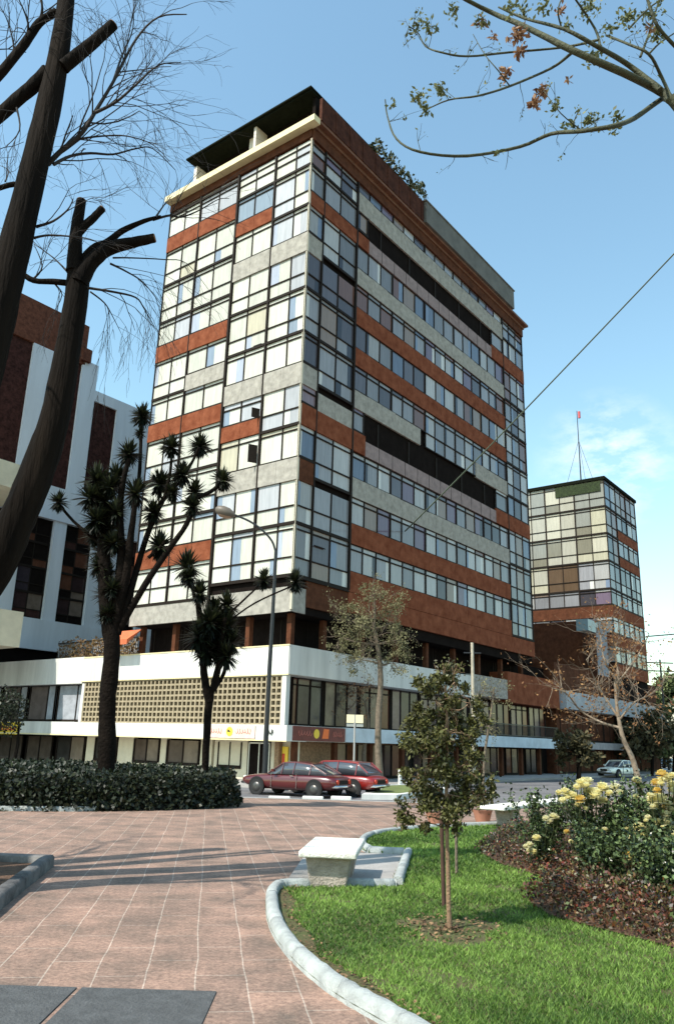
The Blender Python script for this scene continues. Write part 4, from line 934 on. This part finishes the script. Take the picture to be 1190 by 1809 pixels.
while n < 40000:
    x, y = rnd(-16, -2.5), 18.3 + (rnd(0, 1) ** 1.5) * 7.8; h = hh(x, y)
    if h <= .02: continue
    n += 1; z = h * rnd(.02, 1.05) if y < 19.6 or x > -4.0 else h * rnd(.85, 1.12); leaf(mb, Vector((x + 8, y - 22 - (.25 * rnd(0, 1) if y < 19.2 else 0), z)), rnd(.06, .14), (rv() + Vector((0, -.3, .5))).normalized(), .6)
for k in range(16000):
    a = rnd(-2.2, 1.2); x = -8.2 + 5.6 * math.cos(a) if a > -1.5708 else -8.2 - (abs(a) - 1.5708) * 14; y = 22.2 + 3.9 * (math.sin(a) if a > -1.5708 else -1)
    z = rnd(0, .80) ** .9; inn = rnd(-.30, .15) + .3 * z; cx, cy = -8.2, 22.2
    p = Vector((x + ((cx - x) * inn / 5 if a > -1.5708 else 0) + 8, y + (cy - y) * inn / 5 - 22, z)); leaf(mb, p, rnd(.06, .15), (rv() + Vector((.1, -.5, .4))).normalized(), .6)
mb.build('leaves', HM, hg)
FW = leafmat('white_petal', (.62, .56, .40), (.80, .78, .62), .6, .2)
for k in range(26):
    x = rnd(-12.6, -8.4); y = rnd(19.6, 22); z = hh(x, y) + rnd(0, .14); mb = MB()
    for q in range(9): leaf(mb, Vector((0, 0, 0)), rnd(.05, .10), None, .9)
    mb.build('flower', FW, hg, loc=(x + 8, y - 22, z))
kerb_strip([(-20, 18.0), (-12, 17.9), (-8, 18.1), (-5.6, 18.7), (-4.2, 19.9), (-3.0, 21.7), (-2.55, 23.2), (-2.7, 24.3), (-3.4, 25.2)][::1], .12, .10)

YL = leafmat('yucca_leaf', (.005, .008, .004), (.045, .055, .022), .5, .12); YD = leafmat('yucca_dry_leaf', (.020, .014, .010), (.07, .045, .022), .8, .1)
YB_ = mat('yucca_bark', (.009, .0065, .005), .9, .5, 6, .9, 14, spec=.06)
def rosette(parent, c, R, n=80, skirt=26):
    R *= 1.12
    mb = MB(); ph = rnd(0, 6)
    for k in range(n + skirt):
        dry = k >= n; az = rnd(0, 6.283); el = rnd(-.35, 1.45) if not dry else rnd(-1.45, -.5)
        L = R * rnd(.75, 1.15) * (1 if not dry else .85); d = Vector((math.cos(az) * math.cos(el), math.sin(az) * math.cos(el), math.sin(el))); side = d.cross(Vector((0, 0, 1)))
        if side.length < .05: side = Vector((1, 0, 0))
        side.normalize(); w = R * .075; sag = Vector((0, 0, -R * .18 * math.cos(el) ** 2)); t = rnd(0, 1); t = t * t if not dry else .1 * t
        p1 = d * L * .5 + sag * .25; p2 = d * L + sag
        mb.face([side * w * .6, p1 + side * w, p1 - side * w, -side * w * .6], (t, t, t)); mb.face([p1 + side * w, p2, p1 - side * w], (t, t, t))
    return mb.build('leaf_rosette', YL, parent, loc=c)
def yucca(label, Y, trunks, ros, base, group):
    b = Vector((*onz(base[0], base[1], 0)[:2], 0)); b = Vector((at(base[0], base[1], Y).x, Y, 0)); t = thing('yucca_tree', label, 'tree', b, 0, group)
    for i, (pts, w0, w1) in enumerate(trunks):
        mb = MB(); P = rel([at(x, y, Y + (.5 * math.sin(i * 2.1 + 1) * j / len(pts) if i else 0)) for j, (x, y) in enumerate(pts)], b)
        if i == 0: P[0].z = -.05
        limb(mb, P, w0 * Y / FPX * .5, w1 * Y / FPX * .5, 10, .09); mb.build('trunk' if i == 0 else 'branch', YB_, t)
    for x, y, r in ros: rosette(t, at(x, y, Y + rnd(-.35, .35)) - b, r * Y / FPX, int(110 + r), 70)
    return t
yucca('tall many headed yucca with dark shaggy trunks rising from the hedge', 20.5,
    [([(188, 1410), (189, 1330), (190, 1250), (197, 1160), (197, 1105)], 31, 27), ([(195, 1130), (187, 1060), (184, 980), (182, 900), (178, 870)], 26, 24), ([(200, 1120), (222, 1020), (232, 940), (240, 880)], 18, 9), ([(208, 1120), (238, 1020), (262, 940), (290, 880), (322, 845)], 13, 8),
     ([(212, 1110), (255, 1035), (295, 975), (330, 925), (345, 880)], 13, 8), ([(206, 1080), (215, 1000), (212, 900), (218, 850), (228, 810)], 18, 8), ([(240, 880), (247, 830), (250, 745)], 8, 6), ([(290, 880), (300, 840), (304, 800)], 7, 5), ([(322, 845), (340, 815), (352, 790)], 6, 5), ([(345, 880), (372, 868), (392, 852)], 9, 7), ([(262, 985), (285, 965), (292, 955)], 7, 6), ([(172, 870), (160, 850)], 14, 10), ([(176, 960), (130, 920), (105, 890)], 6, 5)],
    [(251, 735, 26), (228, 802, 28), (303, 790, 26), (354, 788, 26), (322, 838, 28), (394, 848, 26), (344, 870, 26), (340, 895, 24), (240, 872, 30), (283, 855, 30), (270, 905, 26), (282, 965, 32), (205, 845, 30), (172, 850, 34), (160, 880, 30), (185, 885, 34), (170, 920, 30), (192, 935, 32), (182, 975, 30), (190, 1015, 28), (205, 905, 28), (186, 1050, 26), (176, 1000, 26), (200, 960, 26), (168, 945, 26), (196, 860, 28), (188, 1085, 22), (198, 1040, 22), (104, 887, 22), (248, 765, 14), (305, 870, 22)],
    (188, 1410), 'yuccas in the hedge')
yucca('shorter yucca with a dense drooping head standing left of the lamp post', 23.5,
    [([(361, 1402), (363, 1340), (367, 1270), (372, 1215)], 12, 14), ([(370, 1240), (362, 1200), (357, 1150), (352, 1080), (345, 1050)], 15, 9), ([(376, 1220), (385, 1180), (390, 1140), (398, 1090)], 13, 8), ([(345, 1060), (338, 1030), (332, 1005)], 7, 5), ([(398, 1090), (430, 1060), (462, 1030)], 4, 3), ([(400, 1100), (450, 1065), (515, 1035)], 3, 3), ([(380, 1215), (395, 1190), (402, 1160)], 8, 6)],
    [(330, 1003, 34), (353, 1048, 24), (402, 1070, 28), (370, 1100, 34), (395, 1110, 36), (352, 1125, 34), (385, 1140, 36), (408, 1135, 30), (365, 1150, 32), (400, 1160, 28), (380, 1080, 28), (467, 1025, 22), (522, 1028, 24), (335, 1020, 22)],
    (361, 1402), 'yuccas in the hedge')
# small clump at far left behind the hedge
hb = onz(20, 1375, -.38); fl = thing('leafy_bush', 'small dark tree in front of the podium windows at the left edge', 'bush', (hb.x, hb.y, -.4))
mb = MB(); mb.tube([(0, 0, 0), (.1, 0, 1.5), (0, 0, 2.6)], [.1, .08, .04], 8); mb.build('trunk', BARK, fl)
mb = MB()
for k in range(1500):
    q = rv() * rnd(0, 1) ** .5; leaf(mb, Vector((-.6 + q.x * 1.0, q.y * .9, 3.0 + q.z * 1.2)), rnd(.10, .2))
mb.build('crown', HM, fl)

# ------------------------------------------------------------------ street trees
def crowned(name, label, base, trunk, Y, w0, w1, blobs, lm2, n, size, bark, tw=0, group=None, z0=-.4, drs=0.):
    b = Vector((at(base[0], base[1], Y).x, Y, z0)); t = thing(name, label, 'tree', b, 0, group)
    mb = MB(); P = rel(px_line(trunk, Y), b); P[0].z = -.05; Q = limb(mb, P, w0 * Y / FPX * .5, w1 * Y / FPX * .5, 10, .06); mb.build('trunk', bark, t)
    mb = MB(); tips = []
    for x, y, r, rx in blobs:
        c = at(x, y, Y) - b; i = min(range(len(Q)), key=lambda k: (Q[k] - c).length + (0 if Q[k].z < c.z else 2)); mid = (Q[i] + c) / 2 + rv() * .1
        rr = r * Y / FPX
        mb.tube(catmull([Q[i], mid, c], 3), [w1 * Y / FPX * .35, w1 * Y / FPX * .3, w1 * Y / FPX * .28, w1 * Y / FPX * .25, w1 * Y / FPX * .2, w1 * Y / FPX * .15, .008], 5, cap=False)
        for k in range(tw): twigs(mb, c + rv() * rr * .2, rv(), rr * rnd(.6, 1.1), .012 * Y / 30, 2, .7, drs, 2, 3, tips)
    mb.build('branches', bark, t)
    mb = MB(); tot = sum(q[2] ** 2 for q in blobs)
    for x, y, r, rx in blobs:
        c = at(x, y, Y) - b; rr = r * Y / FPX
        for k in range(int(n * r * r / tot)):
            # clumped: several small sub-clumps in each blob
            h = random.Random(int(x * 7 + y * 3 + (k % 6))); q = Vector((h.uniform(-1, 1), h.uniform(-1, 1), h.uniform(-1, 1))) * 1.0
            q = q + rv() * rnd(0, 1) ** .6 * h.uniform(.28, .5); leaf(mb, c + Vector((q.x * rr * rx, q.y * rr, q.z * rr)), size * rnd(.6, 1.3), (rv() + Vector((-.3, -.2, .5))).normalized(), .5)
    for p in tips:
        for k in range(2): leaf(mb, p + rv() * size, size * rnd(.5, 1))
    mb.build('crown', lm2, t); return t
OLV = leafmat('olive_feather_leaf', (.09, .085, .035), (.30, .28, .15), .7, .35)
crowned('street_tree', 'slender street tree with a pale feathery olive crown by the red cars', (672, 1390), [(672, 1392), (668, 1330), (668, 1270), (672, 1200), (668, 1150), (660, 1110)], 42, 13, 7,
    [(655, 1080, 42, 1.2), (620, 1095, 34, 1), (690, 1100, 36, 1), (655, 1130, 40, 1.2), (708, 1130, 28, 1), (600, 1125, 24, 1), (640, 1165, 28, 1), (690, 1170, 24, 1), (660, 1052, 22, 1)], OLV, 4200, .13, BARKL, 9)
crowned('street_tree', 'bare thin tree with reddish twigs on the pavement behind the slender street tree', (640, 1385), [(645, 1385), (642, 1330), (650, 1280), (645, 1240)], 47, 8, 4, [(630, 1240, 30, 1), (660, 1230, 26, 1), (615, 1215, 22, 1)], DRY, 500, .13, BARKL, 4)
SAPL = leafmat('sapling_leaf', (.018, .017, .006), (.13, .13, .038), .5, .12)
sp = crowned('sapling', 'young staked sapling with brownish olive leaves on the lawn', (795, 1648), [(795, 1650), (792, 1600), (791, 1540), (789, 1470), (788, 1380), (790, 1300), (786, 1210)], 7.87, 9, 4,
    [(775, 1200, 24, 1), (805, 1215, 30, 1), (770, 1235, 36, 1), (825, 1245, 26, 1), (790, 1270, 34, 1), (745, 1300, 36, 1), (800, 1310, 42, 1), (835, 1300, 26, 1), (760, 1345, 40, 1), (820, 1350, 36, 1), (735, 1375, 24, 1), (775, 1395, 44, 1), (820, 1400, 34, 1), (855, 1395, 22, .9), (740, 1405, 26, 1), (780, 1435, 28, 1), (716, 1432, 17, .7), (714, 1450, 12, .7), (845, 1360, 24, 1)], SAPL, 15000, .046, mat('sapling_bark', (.24, .15, .09), .85, .4, 20, .4, 60), 3, z0=.03)
b = onz(790, 1560, .03); mb = MB(); s0 = onz(787, 1600, .03); mb.tube([(s0.x - .02, s0.y, .0), (s0.x - .04, s0.y, at(784, 1430, s0.y).z)], .022, 7)
tag(mb.build('tree_stake', mat('dark_stake', (.07, .035, .025), .9, .3, 9)), 'dark wooden stake just left of the sapling trunk', 'stake')
s0 = onz(806, 1545, .03); mb = MB(); mb.tube([(s0.x, s0.y, 0), (s0.x, s0.y, at(806, 1440, s0.y).z)], .02, 7)
tag(mb.build('tree_stake', BARKL), 'pale grey stake behind the sapling trunk on its right', 'stake')
crowned('street_tree', 'thin leafless sapling with whitish twigs behind the lawn sapling', (850, 1385), [(852, 1385), (856, 1330), (862, 1290), (868, 1250), (872, 1215)], 44, 5, 3, [(875, 1230, 26, 1), (850, 1220, 22, 1), (858, 1280, 20, 1)], OLV, 260, .12, BARKL, 5)
# bare tree at right with white bark limbs
YR = 40
b = Vector((at(1131, 1372, YR).x, YR, -.5)); rt_ = thing('street_tree', 'pale barked bare tree with a leaning trunk and dry orange leaves at the right', 'tree', b)
PB = mat('pale_bark', (.24, .19, .14), .85, .5, 3, .4, 20, col2=(.10, .07, .045)); mb = MB(); P = rel(px_line([(1132, 1375), (1118, 1345), (1102, 1310), (1094, 1280), (1088, 1240), (1085, 1190)], YR), b); P[0].z = -.05
Q = limb(mb, P, .15, .06, 9, .06); mb.build('trunk', PB, rt_)
tips = []; mb = MB()
for pts, w0 in (([(1094, 1285), (1060, 1275), (1025, 1255), (1000, 1225), (975, 1215)], 5), ([(1090, 1265), (1070, 1235), (1050, 1200), (1035, 1165)], 5), ([(1088, 1240), (1092, 1200), (1085, 1150), (1080, 1110)], 5), ([(1094, 1270), (1120, 1240), (1150, 1225), (1175, 1195)], 4), ([(1086, 1210), (1110, 1180), (1130, 1150), (1145, 1120)], 4), ([(1085, 1200), (1065, 1160), (1060, 1120)], 3.5)):
    Pq = rel([at(x, y, YR + .8 * math.sin(j * 1.7 + w0)) if j else at(x, y, YR) for j, (x, y) in enumerate(pts)], b); Qq = limb(mb, Pq, w0 * YR / FPX * .5, .02, 6)
    for k in range(16):
        i = random.randint(2, len(Qq) - 1); twigs(mb, Qq[i], (rv() + Vector((0, 0, .3))).normalized(), rnd(.7, 1.7), .016, 2, .6, -.02, 2, 3, tips)
mb.build('branches', PB, rt_)
mb = MB()
for p in tips:
    for k in range(2 if rnd(0, 1) < .6 else 0): leaf(mb, p + rv() * .2, rnd(.1, .2))
mb.build('dry_leaves', leafmat('orange_dry_leaf', (.13, .05, .02), (.30, .17, .07), .8, .2), rt_)
# distant trees along the street
DT = leafmat('distant_leaf', (.02, .022, .010), (.12, .10, .045), .7, .15); DT2 = leafmat('distant_green', (.03, .045, .015), (.16, .19, .07), .7, .15)
for i, (x, y, Y, r, lab, m_) in enumerate(((1020, 1320, 58, 24, 'brown leafless street tree left of the white car', DT), (1150, 1290, 78, 30, 'dark round tree behind the bare white barked tree', DT), (1188, 1290, 84, 34, 'dark green tree against the sky at the right edge', DT2), (1172, 1225, 110, 26, 'tall distant tree by the far utility pole', DT2), (1230, 1290, 90, 40, 'broad dark tree just beyond the right edge', DT), (1110, 1310, 82, 20, 'small dark tree above the white car', DT))):
    base = onz(x, 1362, -.5); Y = min(Y, 120)
    crowned('street_tree', lab, (x, 1360), [(x, 1362), (x + 3, y + r * .6), (x, y)], Y, 6 if Y > 60 else 9, 3, [(x, y, r, 1.1), (x - r * .7, y + r * .5, r * .7, 1), (x + r * .7, y + r * .4, r * .7, 1), (x, y - r * .7, r * .6, 1)], m_, 1500, .012 * Y * .55, BARK, 3, z0=-.5, group=None)
fb = thing('low_building', 'low pale building far down the street at the right edge', 'building', (at(1230, 1330, 150).x, 150, -.6))
mb = MB(); mb.box(-9, 12, 0, 12, 0, 11); mb.build('wall', CREAM, fb)
mb = MB(); mb.box(-9.3, 12.3, -.3, 12.3, 11, 11.5); mb.build('roof', BROWNW, fb)
for i in range(12):
    mb = MB(); x = -8 + (i % 4) * 5; z = 2 + (i // 4) * 3; mb.box(x, x + 2, -.05, -.003, z, z + 1.5); mb.build('window', DARKI, fb)

# ------------------------------------------------------------------ rose bed
RL = leafmat('rose_leaf', (.004, .009, .004), (.15, .21, .08), .26, .15); RY = leafmat('rose_petal', (.78, .70, .34), (.90, .86, .58), .6, .3); RW = leafmat('pale_petal', (.72, .66, .38), (.85, .82, .6), .55, .3); RO = leafmat('orange_petal', (.66, .48, .12), (.82, .64, .24), .6, .3)
STM = mat('rose_stem', (.05, .06, .02), .7)
def bloom(parent, p, r, m):
    mb = MB(); r *= .86
    for ring, (n, el, L, w) in enumerate(((8, -.35, .92, .5), (8, .05, 1.0, .5), (7, .45, .98, .5), (6, .85, .92, .42), (4, 1.25, .86, .3))):
        for k in range(n):
            az = 6.283 * k / n + ring * .4 + rnd(-.15, .15); e = el + rnd(-.12, .12); d = Vector((math.cos(az) * math.cos(e), math.sin(az) * math.cos(e), math.sin(e) + .15)) * r * L; s_ = Vector((-math.sin(az), math.cos(az), 0)) * r * w; t = rnd(0, 1)
            mb.face([Vector((0, 0, 0)), d * .75 + s_, d + s_ * .5, d - s_ * .5, d * .75 - s_], (t, t, t))
    return mb.build('bloom', m, parent, loc=p)
def rose_bush(label, x, y, h, R, blooms, nl=1500):
    blooms = blooms + [(px + rnd(-16, 16), py + (rnd(-6, 16) if rnd(0, 1) < .6 else rnd(16, 95)), r * rnd(.5, .85), random.choice((RY, RW))) for (px, py, r, m) in blooms * 3 if r > 8]
    t = thing('rose_bush', label, 'bush', (x, y, .04), 0, 'yellow rose bushes in the bed'); h *= 1.13; R *= 1.10; nl = int(nl * 2.2)
    mb = MB(); ends = []
    for k in range(11):
        az = rnd(0, 6.28); e = Vector((math.cos(az) * R * rnd(.3, .95), math.sin(az) * R * rnd(.3, .95), h * rnd(.7, 1))); mb.tube(catmull([Vector((0, 0, -.02)), e * .5 + Vector((0, 0, .1)) + rv() * .05, e], 3), [.012, .011, .010, .009, .008, .006, .005], 5, cap=False); ends.append(e)
    mb.build('stems', STM, t)
    mb = MB()
    for k in range(nl):
        e = random.choice(ends); f = rnd(.15, 1.03); q = Vector((e.x * f ** .7, e.y * f ** .7, e.z * f)) + rv() * rnd(0, .17); 
        if q.z > .05: leaf(mb, q, rnd(.026, .066), (rv() + Vector((0, 0, .5))).normalized(), .62, rnd(0, 1) ** 1.6)
    mb.build('foliage', RL, t)
    for (px, py, r, m) in blooms:
        p = at(px, py, y - R * .65 + rnd(-.2, .15)) - Vector((x, y, .04)); bloom(t, p, r * y / FPX, m)
        mb = MB(); mb.tube(catmull([Vector((p.x * .6, p.y * .6, p.z - .35)), p * .95 - Vector((0, 0, .12)), p], 3), .005, 4, cap=False); mb.build('flower_stem', STM, t)
rose_bush('leftmost rose bush in the bed, with small cream blooms low on its side', at(955, 1500, 11.6).x, 11.6, .92, .42, [(935, 1493, 7, RW), (947, 1482, 9, RY), (928, 1496, 6, RW), (977, 1444, 9, RW), (1000, 1470, 6, RO)], 1700)
rose_bush('rose bush whose yellow blooms crowd together at the top of the bed', at(1045, 1450, 11.2).x, 11.2, 1.08, .55, [(997, 1400, 10, RY), (1014, 1408, 10, RY), (1030, 1390, 12, RY), (1038, 1382, 11, RW), (1063, 1394, 14, RY), (1052, 1402, 12, RY), (1086, 1394, 12, RW), (1024, 1414, 11, RO), (1065, 1416, 10, RY), (1018, 1392, 8, RY), (1044, 1412, 9, RY), (1085, 1440, 7, RW), (1100, 1442, 8, RO)], 2600)
rose_bush('rose bush with a single yellow bloom on its crown and a few lower down', at(1120, 1470, 10.6).x, 10.6, 1.02, .5, [(1124, 1380, 10, RY), (1128, 1463, 12, RY), (1118, 1468, 9, RW), (1105, 1512, 11, RO), (1080, 1500, 6, RY), (1050, 1465, 6, RY)], 2600)
rose_bush('rose bush at the right edge with dense orange yellow blooms on top', at(1180, 1450, 10.0).x, 10.0, 1.12, .55, [(1168, 1370, 12, RO), (1158, 1385, 11, RO), (1180, 1376, 11, RY), (1160, 1398, 9, RO), (1165, 1415, 16, RY), (1180, 1428, 13, RO), (1150, 1412, 10, RW), (1188, 1392, 14, RY), (1183, 1463, 13, RY), (1195, 1420, 12, RO)], 2800)
rose_bush('dark leafy rose bush without blooms at the front right of the bed', at(1175, 1540, 8.9).x, 8.9, .72, .48, [(1140, 1450, 5, RY)], 2200)
rose_bush('low rose bush before the crowded yellow blooms, mostly leaves', at(1075, 1530, 9.9).x, 9.9, .62, .45, [(1115, 1512, 6, RO)], 1800)
rose_bush('rose bush partly outside the frame behind the orange yellow blooms', at(1290, 1450, 10.4).x, 10.4, 1.1, .6, [(1240, 1400, 12, RY)], 1500)
# low brown bedding plants in front
BM = mat('bedding_leaf', (1, 1, 1), .45, attr=True, spec=.4)
mb = MB(); n = 0
inner = [((x - 6) * 1.02 + 6.0, y) for x, y in BED]
while n < 48000:
    y = rnd(6.5, 16.2); x = rnd(2.1, 6.5)
    if rnd(0, 1) > (9 / y) ** 1.6 or not inside(x, y, inner) or x > y * .52: continue
    n += 1; ed = min(1, segd(x, y, BED) / .3); cl = .75 + .25 * math.sin(x * 9) * math.sin(y * 8)
    pal = random.choice(((.035, .018, .010), (.10, .075, .03), (.16, .12, .06), (.05, .055, .02), (.10, .035, .015), (.012, .008, .005))) if math.sin(x * 3.1 + y * 2.2) < .35 else random.choice(((.11, .035, .016), (.07, .028, .014), (.05, .03, .015), (.09, .075, .03), (.015, .010, .006)))
    leaf(mb, Vector((x, y, .05 + (.12 + .23 * ed * cl) * rnd(0, 1) ** .6)), rnd(.022, .058), (rv() + Vector((0, 0, .3))).normalized(), .55); mb.c[-1] = tuple(c_ * rnd(.7, 1.5) for c_ in pal)
tag(mb.build('bedding_plants', BM), 'low reddish brown bedding plants carpeting the front of the rose bed', 'ground cover', kind='stuff')
# potted pink flowers by the far kerb
PK = leafmat('pink_petal', (.45, .14, .12), (.72, .36, .32), .6, .2)
for (px, py, h, lab, mm) in ((770, 1455, .5, 'pink flowered low plant behind the sapling trunk', PK), (852, 1450, .55, 'pink and cream flowers in a terracotta pot near the far bench', PK)):
    b = onz(px, py, .03); pt = thing('flower_pot', lab, 'potted plant', (b.x, b.y, .0))
    mb = MB(); mb.tube([(0, 0, 0), (0, 0, .22), (0, 0, .26)], [.15, .21, .23], 14); mb.build('pot', mat('terracotta', (.42, .20, .13), .8, .2, 5), pt)
    mb = MB()
    for k in range(420):
        q = rv() * rnd(0, 1) ** .5; leaf(mb, Vector((q.x * .36, q.y * .36, .45 + q.z * .28)), rnd(.05, .1))
    mb.build('foliage', SAPL, pt)
    for k in range(12):
        q = rv(); bloom(pt, Vector((q.x * .36, q.y * .36, .48 + abs(q.z) * .25)), rnd(.04, .075), mm if k % 3 else RW)
